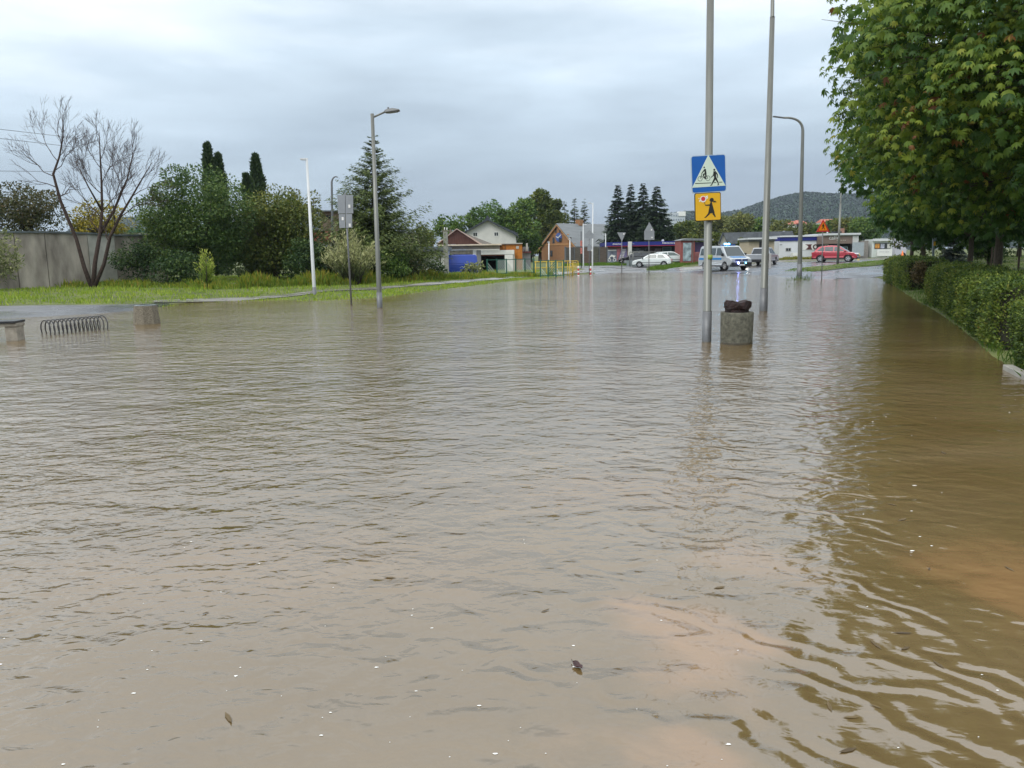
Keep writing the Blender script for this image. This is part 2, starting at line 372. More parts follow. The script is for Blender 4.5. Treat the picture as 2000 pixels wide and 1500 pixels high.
def kerb(name, path, wdt=0.15, h=0.1, n=60):
    A = resample(path, n); T = np.gradient(A, axis=0); T /= np.linalg.norm(T, axis=1, keepdims=True); Nn = np.stack([-T[:, 1], T[:, 0]], 1)
    mb = MB(); vs = []
    for p, q in zip(A, Nn):
        a = p - q * wdt / 2; b = p + q * wdt / 2; z = gz(*p)
        vs += [(a[0], a[1], z - 0.3), (a[0], a[1], z + h), (b[0], b[1], z + h), (b[0], b[1], z - 0.3)]
    fs = [(i * 4 + k, i * 4 + (k + 1) % 4, i * 4 + 4 + (k + 1) % 4, i * 4 + 4 + k) for i in range(n - 1) for k in range(4)] + [(3, 2, 1, 0), tuple(range(n * 4 - 4, n * 4))]
    mb.add(vs, fs); return tag(mb.build(name, KERBM, bevel=0.01), kind='structure')
g2 = lambda px, py: Gg(px, py)[:2]
# far road where the cars stand, curving off to the right
drape('road', [g2(1290, 533), g2(1400, 545), g2(1560, 556), (26.5, 50), (36, 75), (60, 88), (90, 96)],
      [(16, 76), (20, 82), (27, 84), (34, 86), (42, 90), (60, 99), (90, 108)], 0.02, ASPH, 90, 26)
drape('side_road', [g2(1165, 536), g2(1230, 536), g2(1330, 536)], [(6.5, 92), (12, 92), (19, 92)], 0.012, wet_mat('wet_side_asphalt', (0.15, 0.15, 0.15), 0.4), 40, 20)
drape('pavement', [g2(1330, 533), g2(1400, 522), (22, 84), (30, 86.6)], [(16.5, 79), (20, 84), (24, 87), (30, 88.6)], 0.03, PATHM, 30, 8)
# cycle path along the left verge
pl_ = [g2(300, 592), g2(560, 581), g2(740, 566), g2(860, 556), g2(1000, 544), g2(1100, 535.5), g2(1180, 530)]
pr_ = [g2(300, 588), g2(560, 576), g2(740, 561.5), g2(860, 551.5), g2(1000, 539.5), g2(1100, 531), g2(1180, 525.5)]
drape('cycle_path', pl_, pr_, 0.03, PATHM, 90, 6)
# wet forecourt behind the bench
drape('forecourt', [g2(-700, 605), g2(0, 599), g2(150, 597), g2(240, 596), g2(330, 592)], [g2(-700, 650), g2(0, 630), g2(150, 620), g2(240, 612), g2(330, 600)], 0.02, ASPH, 50, 10)
kerb('kerb', [g2(1968, 722), g2(1985, 731), g2(2010, 742), g2(2060, 770)], 0.12, 0.07, 20)

# grass verges: blades -------------------------------------------
def blades(name, label, poly, n, hgt, wid, stops, seed=1, lean=0.5, patch=0.0, mat=None, minz=0.0):
    r_ = np.random.default_rng(seed); poly = np.array(poly); lo, hi = poly.min(0), poly.max(0)
    p = r_.uniform(lo, hi, (n * 4, 2)); p = p[pip(p[:, 0], p[:, 1], poly)][:n]
    z = ground(p[:, 0], p[:, 1]); k = z > minz; p = p[k]; z = z[k]
    cl = 0.5 + 0.5 * np.sin(p[:, 0] * 1.9 + 2 * np.sin(p[:, 1] * 0.7)) * np.sin(p[:, 1] * 1.3 + np.sin(p[:, 0] * 0.5))
    n = len(p); H = hgt * r_.uniform(0.4, 1.1, n) * (1 - patch + patch * cl * 1.6)
    th = r_.uniform(0, 6.28, n); ax = np.c_[np.cos(th) * lean * r_.uniform(0, 1, n), np.sin(th) * lean * r_.uniform(0, 1, n), np.ones(n)]
    ph = r_.uniform(0, 6.28, n); nor = np.c_[np.cos(ph), np.sin(ph), np.zeros(n)]
    q = wid / hgt; shp = (np.array([(-q / 2, 0, 0), (q / 2, 0, 0), (q / 3, 0.6, 0.05), (0, 1, 0.2), (-q / 3, 0.6, 0.05)]), np.array([(0, 1, 2, 3, 4)]))
    V, Fc = place_leaves(np.c_[p, z - 0.02], ax, nor, H, shp)
    tone = np.clip(0.25 * cl + 0.75 * r_.beta(2.2, 2.2, n), 0, 1)
    o = npmesh(name, V, Fc, mat or leafmat(name + '_leaf', stops, 0.6, 0.3), tone=tone)
    return tag(o, label, 'grass', kind='stuff')
GS = [(0, (0.12, 0.19, 0.018)), (0.5, (0.27, 0.40, 0.035)), (0.85, (0.40, 0.46, 0.07)), (1, (0.32, 0.24, 0.08))]
L1 = [g2(-500, 600), g2(0, 597), g2(240, 594), g2(420, 585), g2(560, 575), g2(740, 560.5), g2(860, 550.5), g2(1040, 535.5), g2(1060, 528), (-4, 76), (-22, 60), (-40, 48), (-60, 42)]
blades('grass', 'short bright green grass on the bank beyond the flood on the left', L1, 60000, 0.18, 0.045, GS, 3, 0.6, 0.5)
L2 = [g2(300, 600), g2(560, 594), g2(700, 592), g2(860, 566), g2(1000, 549), g2(1100, 540), g2(1000, 544.5), g2(860, 557), g2(740, 567), g2(560, 582), g2(420, 590)]
blades('grass', 'thin flooded grass strip between cycle path and water', L2, 14000, 0.14, 0.04, GS, 4, 0.7, 0.4, minz=-0.10)
# weeds along the foot of the bushes: taller, mixed
WS = [(0, (0.06, 0.13, 0.02)), (0.45, (0.18, 0.28, 0.03)), (0.75, (0.34, 0.33, 0.04)), (0.9, (0.42, 0.30, 0.05)), (1, (0.30, 0.13, 0.05))]
for (a, b, Y0, Y1, hg, nn, sd, lab) in [(20, 470, 44, 39, 0.34, 4500, 5, 'tall weeds along the foot of the grey wall and dark bushes'),
                                   (470, 660, 39.5, 42, 0.6, 3000, 6, 'yellowing goldenrod weeds in front of the dark trees'),
                                   (640, 880, 42, 52, 0.55, 6500, 7, 'green and yellow weeds below the silver willow and bramble bushes'),
                                   (850, 1065, 50, 62, 0.30, 9000, 8, 'tall green weeds in front of the blue van and garages')]:
    A = base(a, Y0); B = base(b, Y1)
    q = Vector((-(B - A).y, (B - A).x, 0)).normalized() * (1.6)
    poly = [(A - q * .5)[:2], (B - q * .5)[:2], (B + q)[:2], (A + q)[:2]]
    blades('weeds', lab, poly, nn, hg, 0.07, WS, sd, 0.6, 0.85)
# right: lawn behind hedge, foot of the hedge
RL = [(9.5, 8), (12, 8), (60, 30), (70, 75), (27, 60), (20, 40), (14.6, 24), (11, 15)]
RS = [(0, (0.05, 0.12, 0.012)), (0.6, (0.13, 0.24, 0.02)), (1, (0.22, 0.31, 0.05))]
blades('lawn', 'smooth green park lawn behind the clipped hedge', RL, 50000, 0.09, 0.045, RS, 9, 0.6, 0.2)
HF = [g2(1722, 545), g2(1745, 557), g2(1785, 585), g2(1830, 609), g2(1880, 645), g2(1930, 690), g2(1985, 727), g2(2040, 768), (8.4, 9.2), (9.5, 13), (12.5, 19), (16.5, 30), (18.4, 36)]
blades('grass', 'wet overhanging grass along the foot of the clipped hedge', HF, 15000, 0.22, 0.018, [(0, (0.04, 0.10, 0.012)), (0.6, (0.10, 0.20, 0.02)), (1, (0.22, 0.27, 0.05))], 10, 0.9, 0.7, minz=-0.02)
IS = [g2(1560, 524.5), g2(1620, 519.5), g2(1680, 513), g2(1730, 509), g2(1775, 507), g2(1775, 513), g2(1700, 521), g2(1640, 526), g2(1590, 531), g2(1530, 531)]
isl = drape('grass_island', [IS[0], IS[1], IS[2], IS[3], IS[4]], [IS[8], IS[7], IS[6], IS[6], IS[5]], 0.05, GRASSG, 30, 6)
blades('grass', 'narrow grass island in front of the red car', IS, 12000, 0.14, 0.05, RS, 11, 0.6, 0.2)
WT = [g2(1525, 580), g2(1560, 574), g2(1575, 556), g2(1590, 545), g2(1550, 545), g2(1530, 560)]
blades('grass', 'drowned grass tips poking out of the water by the bent lamp post', WT, 700, 0.42, 0.02, RS, 12, 0.7, 0.2, minz=-1)
CB = [g2(1262, 528.5), g2(1300, 520), g2(1335, 514), g2(1370, 515), g2(1335, 519), g2(1300, 527.5)]
blades('grass', 'sloping grass strip in front of the white hatchback', CB, 5000, 0.35, 0.05, RS, 13, 0.5, 0.2)
# ================================================================ STREET FURNITURE
def rpx(px, py, Y): return P(px, py, Y)
YELLOW = pmat('sign_yellow', (0.74, 0.41, 0.01), 0.4, 0, 0.04, 5)
BLUE = pmat('sign_blue', (0.005, 0.10, 0.40), 0.4, 0, 0.05, 5)
SWHITE = pmat('sign_reflective_white', (0.62, 0.72, 0.60), 0.4, 0, 0.03, 30)
SEDGE = pmat('sign_edge', (0.42, 0.52, 0.58), 0.4, 0.1, 0.05, 5)
INK = pmat('sign_ink', (0.012, 0.014, 0.012), 0.5, 0, 0.1, 5)
RED = pmat('sign_red', (0.55, 0.03, 0.04), 0.45, 0, 0.05, 5)
ORANGE = pmat('sign_orange', (0.85, 0.26, 0.01), 0.4, 0, 0.05, 5)
PWHITE = pmat('plain_white', (0.75, 0.75, 0.72), 0.5, 0, 0.04, 5)

# --- main pole with the crossing signs
b0 = Vector((*G(1380, 667), 0))
pole = thing('sign_pole', 'tall grey steel pole standing in the flood and carrying the blue crossing sign', 'pole', b0)
top = P(1388, -60, b0.y) - b0
pb = Vector((0, 0, -0.6))
mb = MB(); mb.tube([pb, (0, 0, 0.55)], 0.083, 20); mb.build('pole_base', GALVD, pole, True)
mb = MB(); mb.tube([(0, 0, 0.55), (0, 0, 0.56), top], [0.083, 0.073, 0.060], 20); mb.build('post', GALV, pole, True)
mb = MB()
for z in (0.86,): mb.tube([(0, 0, z + .62), (0, 0, z + .70)], 0.0738, 20)
mb.build('sticker', pmat('yellow_green_sticker', (0.27, 0.34, 0.06), 0.6), pole, True)
def sgn(x, y):       # zoomed crop (10x, origin 1340,290) -> plate coordinates in metres, sheared square
    return ((x - 415) * S14, -(y - 510 + (x - 415) * 0.080) * S14)
S14 = b0.y / F / 10
c1 = P(1381.5, 340.5, b0.y)
sg = thing('crossing_sign', 'square blue pedestrian and cycle crossing sign with white triangle on the steel pole', 'road sign', c1 + Vector((0, -0.10, 0)), 0)
sg.rotation_euler = (0, R(-3.2), R(9))
h = 0.335 * b0.y / 14.45 * 1.0
W1 = 34.3 * b0.y / F
def rr_poly(hw, hh, r, n=5):
    pts = []
    for cx, cy, a0 in ((hw - r, hh - r, 0), (-hw + r, hh - r, 90), (-hw + r, -hh + r, 180), (hw - r, -hh + r, 270)):
        for i in range(n + 1):
            a = R(a0 + 90 * i / n); pts.append((cx + r * math.cos(a), cy + r * math.sin(a)))
    return pts
MB().poly_xz(rr_poly(W1, W1, 0.04), 0, 0.018).build('plate', SEDGE, sg)
MB().poly_xz(rr_poly(W1 - .012, W1 - .012, 0.035), -0.003, 0.001).build('blue_face', BLUE, sg)
def pl(points, y0, y1, mat, name, parent, sc_=1.0):
    return MB().poly_xz([(a * sc_, b * sc_) for a, b in points], y0, y1).build(name, mat, parent)
tri = [sgn(415, 165), sgn(742, 722), sgn(75, 775)]
pl(tri, -0.006, -0.002, SWHITE, 'white_triangle', sg)
def strokes(mb, segs, y0, y1):
    for (p, q, w0, w1) in segs:
        a = Vector(sgn(*p)); b = Vector(sgn(*q)); d = (b - a).normalized(); n = Vector((-d.y, d.x)); k = S14
        mb.poly_xz([tuple(a + n * w0 * k), tuple(a - n * w0 * k), tuple(b - n * w1 * k), tuple(b + n * w1 * k)], y0, y1)
def disc(mb, c, r, y0, y1, n=16):
    c = Vector(sgn(*c)); mb.poly_xz([(c.x + r * S14 * math.cos(6.283 * i / n), c.y + r * S14 * math.sin(6.283 * i / n)) for i in range(n)], y0, y1)
def ring(mb, c, r, wd, y0, y1, n=28):
    c = Vector(sgn(*c))
    for i in range(n):
        a, b = 6.2832 * i / n, 6.2832 * (i + 1) / n; q = lambda rr, t: (c.x + rr * S14 * math.cos(t), c.y + rr * S14 * math.sin(t))
        mb.poly_xz([q(r - wd, a), q(r + wd, a), q(r + wd, b), q(r - wd, b)], y0, y1)
mb = MB(); disc(mb, (524, 435), 19, -.0085, -.0055)
strokes(mb, [((530, 462), (538, 590), 26, 22), ((520, 480), (502, 540), 12, 9), ((508, 535), (455, 578), 9, 6), ((555, 482), (585, 525), 13, 9), ((585, 522), (588, 582), 9, 7),
             ((538, 585), (480, 680), 21, 11), ((482, 672), (462, 716), 11, 9), ((472, 718), (432, 724), 6, 6), ((545, 585), (592, 668), 20, 11), ((590, 662), (600, 708), 11, 8), ((610, 708), (575, 714), 6, 6)], -.0087, -.0053)
mb.build('walker_symbol', INK, sg)
mb = MB(); disc(mb, (326, 396), 15, -.0085, -.0055)
strokes(mb, [((338, 425), (352, 505), 18, 16), ((330, 440), (276, 505), 11, 7), ((352, 505), (300, 530), 15, 12), ((300, 525), (330, 590), 12, 9), ((355, 505), (345, 610), 14, 9), ((270, 505), (262, 550), 5, 5),
             ((262, 545), (237, 607), 4, 4), ((262, 550), (335, 600), 4, 4), ((335, 600), (365, 540), 4, 4), ((365, 545), (392, 592), 4, 4), ((330, 606), (392, 594), 4, 4)], -.0087, -.0053)
ring(mb, (237, 607), 42, 3.5, -.0085, -.0055); ring(mb, (392, 593), 44, 3.5, -.0085, -.0055)
mb.build('cyclist_symbol', INK, sg)
mb = MB(); strokes(mb, [((135, 695), (455, 677), 6, 6), ((510, 671), (555, 668), 6, 6), ((615, 662), (678, 658), 6, 6)], -.0089, -.0051); mb.build('ground_line', INK, sg)
# clamp
for z_ in (.16, -.2): MB().box(-.1, .1, 0.018, .03, z_, z_ + .04).build('bracket', GALVD, sg)
# yellow plate
c2 = P(1380, 404.5, b0.y)
sg2 = thing('school_crossing_plate', 'yellow square plate with a black girl figure under the blue crossing sign', 'road sign', c2 + Vector((0, -0.10, 0)), 0)
sg2.rotation_euler = (0, R(-2.2), R(9)); W2 = 26.2 * b0.y / F
MB().poly_xz(rr_poly(W2, W2, 0.03), 0, 0.018).build('plate', INK, sg2)
MB().poly_xz(rr_poly(W2 - .012, W2 - .012, 0.025), -0.003, 0.001).build('yellow_face', YELLOW, sg2)
_s = sgn
def sgn(x, y): return ((x - 400) * S14, -(y - 1145 + (x - 400) * 0.06) * S14)
mb = MB(); disc(mb, (475, 1018), 40, -.0065, -.0025, 20)
strokes(mb, [((462, 1060), (462, 1110), 16, 28), ((462, 1110), (465, 1265), 28, 66), ((450, 1112), (345, 1118), 16, 8), ((425, 1265), (352, 1338), 18, 10), ((360, 1340), (325, 1345), 8, 6), ((500, 1262), (540, 1322), 22, 10), ((548, 1315), (528, 1332), 8, 8),
             ((505, 1040), (535, 1042), 9, 10), ((535, 1042), (565, 1058), 14, 5), ((520, 1050), (518, 1078), 8, 4), ((440, 1022), (428, 1024), 5, 3)], -.0067, -.0023)
mb.build('girl_symbol', INK, sg2)
mb = MB(); disc(mb, (305, 1005), 60, -.0060, -.0030, 24); strokes(mb, [((250, 1030), (225, 1050), 16, 8), ((360, 965), (395, 945), 16, 10), ((228, 990), (215, 1000), 10, 8), ((375, 1000), (395, 965), 10, 12)], -.0058, -.0030)
mb.build('lollipop_rim', PWHITE, sg2)
mb = MB(); disc(mb, (305, 1000), 42, -.0072, -.0035, 24); mb.build('lollipop', RED, sg2)
mb = MB(); strokes(mb, [((330, 1060), (345, 1115), 4, 4)], -.0066, -.003); mb.build('lollipop_stick', INK, sg2)
sgn = _s

# --- concrete litter bin with rusty insert
bb = Vector((*G(1438, 671), 0)); S = bb.y / F
bin_ = thing('litter_bin', 'round concrete litter bin with dark rusty liner, in the water beside the sign pole', 'litter bin', bb)
R0 = 31.5 * S
mb = MB(); mb.lathe([(R0 * 0.95, -0.35), (R0 * 0.96, 0.0), (R0 * 0.985, 0.28), (R0, 0.545), (R0 * 0.97, 0.56), (R0 * 0.8, 0.56), (R0 * 0.78, 0.50), (0.01, 0.49)], 40); mb.build('bin_body', CONCD, bin_, True)
mb = MB(); mb.lathe([(R0 * 0.972, -0.3), (R0 * 0.974, 0.0), (R0 * 0.977, 0.035), (R0 * 0.974, 0.04)], 40); mb.build('wet_band', pmat('wet_concrete', (0.075, 0.065, 0.045), .3, 0, .3, 9), bin_, True)
RUST = pmat('rusty_liner', (0.028, 0.013, 0.012), 0.55, 0.2, 0.6, 14, 1.0, 60)
n = 40; prof = [(0.70, 0.50), (0.68, 0.60), (0.80, 0.63), (0.83, 0.69), (0.79, 0.745), (0.60, 0.735), (0.55, 0.66), (0.02, 0.62)]
vs = []
for j, (r_, z) in enumerate(prof):
    for k in range(n):
        th = 6.2832 * k / n; wob = 0.035 * math.sin(5 * th + j) + 0.02 * math.sin(11 * th + 2 * j) + 0.012 * math.sin(23 * th)
        vs.append(((r_ + wob) * R0 * math.cos(th), (r_ + wob) * R0 * math.sin(th), z + 0.02 * math.sin(4 * th + 1.3 * j) * (j > 1)))
fs = [(i * n + k, i * n + (k + 1) % n, (i + 1) * n + (k + 1) % n, (i + 1) * n + k) for i in range(len(prof) - 1) for k in range(n)] + [tuple((len(prof) - 1) * n + k for k in range(n))]
MB().add(vs, fs).build('bin_liner', RUST, bin_)

# --- left bin (octagonal, tapered)
bb = Vector((*G(287, 632), 0)); S = bb.y / F
bin2 = thing('litter_bin', 'squat tapered pebble concrete bin left of the bike rack in brown water', 'litter bin', bb, 0.2)
bin2['label'] = 'squat tapered pebble concrete bin standing alone right of the bike rack'
mb = MB(); mb.lathe([(25.5 * S, -0.3), (25 * S, 0.0), (21.5 * S, 0.46), (20.5 * S, 0.475), (13 * S, 0.475), (12.5 * S, 0.42), (0.01, 0.40)], 8)
mb.build('bin_body', pmat('pebble_concrete', (0.19, 0.165, 0.12), 0.8, 0, 0.5, 34, 1.0, 50), bin2)
mb = MB(); mb.lathe([(21 * S, 0.478), (21 * S, 0.49), (14 * S, 0.493), (14 * S, 0.478)], 8); mb.build('bin_rim', pmat('wet_zinc', (0.3, 0.34, 0.35), 0.25, 0.4), bin2)

# --- bench
bb = Vector((*G(30, 664), 0)); S = bb.y / F
ben = thing('bench', 'low bench with black slab seat and concrete leg at the left picture edge', 'bench', bb, R(8))
mb = MB(); mb.box(-1.9, 0.14, -0.24, 0.24, 0.375, 0.425); mb.build('seat', pmat('black_bench_slab', (0.02, 0.022, 0.026), 0.25, 0, 0.15, 4), ben, bevel=0.008)
for x in (-0.02, -1.55):
    mb = MB(); mb.box(x - 0.09, x + 0.145, -0.17, 0.17, -0.35, 0.303); mb.box(x - 0.5 if x > -1 else x - 0.15, x + 0.16, -0.20, 0.20, 0.302, 0.373); mb.build('leg', CONC, ben, bevel=0.01)

# --- bike rack : spiral of hoops
A = Vector((*G(96, 653), 0)); B = Vector((*G(214, 641), 0)); d = (B - A); Lr = d.length; ang = math.atan2(d.y, d.x)
rk = thing('bike_rack', 'spiral bike rack of thin black hoops half under water', 'bike rack', A, ang)
nh = 15; hp = Lr / nh
for i in range(nh):
    pts = []
    for k in range(19):
        a = math.pi * (1.12 - 1.24 * k / 18); pts.append((i * hp + hp * 2.4 * (k - 9) / 18, math.cos(a) * 0.30 + 0.1, max(-0.3, 0.03 + math.sin(a) * 0.29) if 0 < k < 18 else -0.3))
    MB().tube(pts, 0.0135, 6).build('hoop', DARKM, rk, True)
for y_ in (-.19, .39): MB().tube([(-.1, y_, -.28), (Lr + .1, y_, -.28)], 0.02, 6).build('rail', DARKM, rk)

# --- lamps
HEADM = pmat('lamp_head_grey', (0.13, 0.135, 0.135), 0.45, 0.2, 0.1, 5)
HEADW = pmat('lamp_head_white', (0.62, 0.64, 0.65), 0.4, 0, 0.05, 5)
LENSM = pmat('lamp_lens', (0.25, 0.26, 0.26), 0.15)
def lamphead(root, tip0, tip1, mat, s=1.0):
    a = Vector(tip0); b = Vector(tip1); L = (b - a).length; ax = (b - a).normalized()
    hd = thing('lamp_head', None, None, a); hd.parent = root
    hd.rotation_euler = ax.to_track_quat('X', 'Z').to_euler()
    me = MB()
    me.side([(0, -0.03 * s), (0, 0.02 * s), (0.12 * L, 0.065 * s), (0.55 * L, 0.075 * s), (0.97 * L, 0.005 * s), (L, -0.02 * s), (0.9 * L, -0.035 * s), (0.2 * L, -0.045 * s)], lambda z: 0.14 * s if z < 0.05 * s else 0.09 * s)
    me.build('housing', mat, hd, bevel=0.012)
    MB().box(0.25 * L, 0.85 * L, -0.1 * s, 0.1 * s, -0.055 * s, -0.042 * s).build('lens', LENSM, hd)
    MB().lathe([(0.03 * s, 0.06 * s), (0.03 * s, 0.12 * s), (0.01 * s, 0.13 * s)], 10, (0.25 * L, 0)).build('sensor_cap', mat, hd)
def flat_lamphead(root, a, b, mat, s=1.0):
    # merged variant: one small slab head for far lamps
    a = Vector(a); b = Vector(b); d = (b - a); n = Vector((-d.y, d.x, 0)).normalized() * 0.11 * s
    mb = MB(); vs = []
    for p, q, h0 in ((a, n * .7, .04), (b, n, .03)):
        vs += [p - q - Vector((0, 0, h0)), p + q - Vector((0, 0, h0)), p + q + Vector((0, 0, h0)), p - q + Vector((0, 0, h0))]
    mb.add(vs, [(0, 1, 2, 3), (7, 6, 5, 4), (0, 4, 5, 1), (1, 5, 6, 2), (2, 6, 7, 3), (3, 7, 4, 0)]); mb.build('lamp_head', mat, root, bevel=0.01)
def lamp(px, Y, pytop, rb, rt, label, mat, arm_px, arm_py, hd_px, hd_py, base_mat=None, style='straight', headm=None, near=False, base_h=0.5, group=None, depth=0.5, pxt=None, zb=None):
    b = base(px, Y); 
    if zb is not None: b.z = zb
    S = Y / F
    o = thing('street_lamp', label, 'street lamp', b, 0, group)
    tp = P(pxt if pxt else px - 0.03 * 0, pytop, Y) - b
    tp = Vector((tp.x if pxt else 0.0, 0, tp.z))
    if base_mat:
        MB().tube([(0, 0, -depth), (0, 0, base_h)], rb * 1.12, 14).build('pole_base', base_mat, o, True)
    Q = lambda x, y: P(x, y, Y) - b
    if style == 'straight':
        MB().tube([(0, 0, -depth), (0, 0, base_h), tp], [rb, rb, rt], 14).build('pole', mat, o, True)
        a = tp - Vector((0, 0, 0.12)); e = Q(arm_px, arm_py)
        MB().tube([a, a + (e - a) * 0.5, e], rt * 0.55, 8).build('arm', mat, o, True)
    else:
        e = Q(arm_px, arm_py); k = Vector((tp.x * .8, 0, tp.z - abs(e.x) * 0.62)); pts = [(0, 0, -depth), (0, 0, base_h), k]; rd = [rb, rb, rt * 1.1]
        for i in range(1, 9):
            t = i / 8; p0 = k; p1 = Vector((tp.x, 0, tp.z)); p2 = Vector((e.x, e.y, e.z))
            pts.append(p0 * (1 - t) ** 2 + p1 * 2 * t * (1 - t) + p2 * t * t); rd.append(rt * (1 - 0.3 * t))
        MB().tube(pts, rd, 12).build('pole', mat, o, True)
    h = Q(hd_px, hd_py)
    if near: lamphead(o, e, h, headm or HEADM, 1.0)
    else: flat_lamphead(o, e, h, headm or HEADW)
    return o
lamp(743, 26.2, 222, 0.082, 0.055, 'grey steel street lamp at the left of the flood, its long head pointing right', GALV, 752, 218.5, 781, 214.5, GALVD, near=True, pxt=727, zb=0.0)
lamp(614.5, 34.0, 309, 0.075, 0.05, 'white painted street lamp with grey foot standing left of the blank double sign', WHITEP, 598, 311, 587, 311, GALVD, headm=HEADW, pxt=599, base_h=0.35)
lamp(1561, 50.5, 228, 0.145, 0.085, 'tall grey street lamp with curved arm reaching left, just right of the very tall pole', GALV, 1530, 230, 1510, 227.5, GALVD, 'bend', headm=HEADM, pxt=1568, zb=0.0, base_h=0.8)
lamp(651, 62, 347, 0.10, 0.07, 'distant grey street lamp with curved arm, seen above the brick tower', GALVD, 655, 345, 660, 346, None, 'bend', headm=HEADM, pxt=649)
lamp(1157, 63, 396, 0.06, 0.042, 'tallest white street lamp beside the red and white bollards', WHITEP, 1153, 396.5, 1149, 396.5, None, pxt=1158, group='thin white street lamps by the side road')
lamp(1139.5, 82, 437, 0.06, 0.045, 'white street lamp left of the tallest one, in front of the wooden house roof', WHITEP, 1142, 438.5, 1146, 438.5, None, pxt=1139, group='thin white street lamps by the side road')
lamp(1182.5, 98, 456, 0.07, 0.05, 'short white lamp at the left corner of the blue fronted shop', WHITEP, 1180, 457, 1176, 457, None, pxt=1183, group='thin white street lamps by the side road')
lamp(1113.5, 82, 466, 0.065, 0.06, 'thin white lamp in front of the right side of the wooden gable', WHITEP, 1115, 467, 1109, 467, None, pxt=1113, group='thin white street lamps by the side road')
lamp(1072, 82, 472, 0.065, 0.06, 'thin white lamp in front of the left corner of the wooden gable', WHITEP, 1074, 473, 1069, 473, None, pxt=1072, group='thin white street lamps by the side road')
# very tall pole (no head in view)
b = Vector((*G(1491, 607), 0)); tall = thing('light_mast', 'very tall tapering grey steel mast rising out of the picture right of the bin', 'mast', b)
t1 = P(1508.5, 34, b.y) - b; t2 = P(1509.5, -60, b.y) - b
MB().tube([(0, 0, -0.6), (0, 0, 0.62)], 0.108, 20).build('mast_base', GALVD, tall, True)
MB().tube([(0, 0, .62), (0, 0, .63), t1], [0.108, 0.098, 0.062], 20).build('mast_tube', GALV, tall, True)
MB().tube([t1, t1 + (t2 - t1) * .02, t2], [0.066, 0.05, 0.046], 16).build('mast_top', GALV, tall, True)
MB().box(0.085, 0.15, -0.07, 0.07, 1.15, 1.55).build('inspection_box', pmat('pale_box', (0.5, 0.5, 0.5), 0.5), tall, bevel=.01)
# grass island pole
b = base(1636, 70); o = thing('post', 'plain grey post on the grass island in front of the red car', 'post', b)
MB().tube([(0, 0, -.3), (0, 0, 5.2)], [0.11, 0.08], 12).build('tube', GALV, o, True)
MB().tube([(0, 0, 5.2), (0, 0, 5.26), (0, 0, 9.0)], [0.08, 0.06, 0.05], 10).build('upper_tube', GALV, o, True)

# --- back of a double sign by the left verge
b = Vector((*G(686.5, 594), 0)); S = b.y / F
ds = thing('road_sign', 'grey back of two stacked signs on a thin post left of the near street lamp', 'road sign', b)
tp = P(674, 378, b.y) - b
MB().tube([(0, 0, -.5), tp], 0.032, 10).build('post', GALVD, ds, True)
def zat(py): return (P(680, py, b.y) - b).z
def xat(px, py): return (P(px, py, b.y) - b).x
for (x0, x1, y0, y1) in ((661, 690.5, 381, 417), (663.5, 688.5, 418, 445)):
    mb = MB(); xm = (x0 + x1) / 2
    mb.poly_xz([(xat(x0, y1), zat(y1)), (xat(xm - 1, y1), zat(y1)), (xat(xm - 1.5, y0), zat(y0)), (xat(x0 - 1.2, y0), zat(y0))], -0.06, -0.045)
    mb.poly_xz([(xat(xm + .3, y1), zat(y1)), (xat(x1, y1), zat(y1)), (xat(x1 - .5, y0), zat(y0)), (xat(xm - .2, y0), zat(y0))], -0.055, -0.04)
    mb.build('plate', SIGNBACK, ds)
for (x, y) in ((683, 403), (684, 440), (670, 427)): MB().box(xat(x, y) - .035, xat(x, y) + .035, -0.068, -0.0605, zat(y) - .055, zat(y) + .055).build('sticker', PWHITE, ds)

# --- orange warning sign
b = Vector((*G(1605, 547), 0)); ow = thing('warning_sign', 'orange triangular pedestrian warning sign on a thin post in front of the red car', 'road sign', b)
q = lambda px, py: P(px, py, b.y) - b
tip = q(1607, 428); MB().tube([(0, 0, -.4), (q(1607, 452)).xyz], 0.028, 8).build('post', GALVD, ow, True)
def tri_(pts, y0, y1): return MB().poly_xz([((p := q(*t)).x, p.z) for t in pts], y0, y1)
tri_([(1607, 428), (1620, 453), (1593.5, 453)], -.06, -.04).build('plate', RED, ow, bevel=.01)
tri_([(1607, 433), (1615.8, 450.3), (1597.8, 450.3)], -.066, -.058).build('orange_face', ORANGE, ow)
def stk(segs, y0, y1):
    mb = MB()
    for p, r_, w0 in segs:
        a = q(*p); c = q(*r_); dd = Vector((c.x - a.x, c.z - a.z)).normalized(); nn = Vector((-dd.y, dd.x)) * w0 * b.y / F
        mb.poly_xz([(a.x + nn.x, a.z + nn.y), (a.x - nn.x, a.z - nn.y), (c.x - nn.x, c.z - nn.y), (c.x + nn.x, c.z + nn.y)], y0, y1)
    return mb
stk([((1607, 436.8), (1607, 438.4), .9), ((1607, 438.6), (1607, 443.5), 1.2), ((1607, 443), (1604.3, 448), .6), ((1607, 443), (1609.6, 448), .6), ((1606.5, 439.5), (1604.6, 442.4), .45), ((1607.5, 439.5), (1609.5, 442), .45)], -.070, -.064).build('walker_symbol', INK, ow)

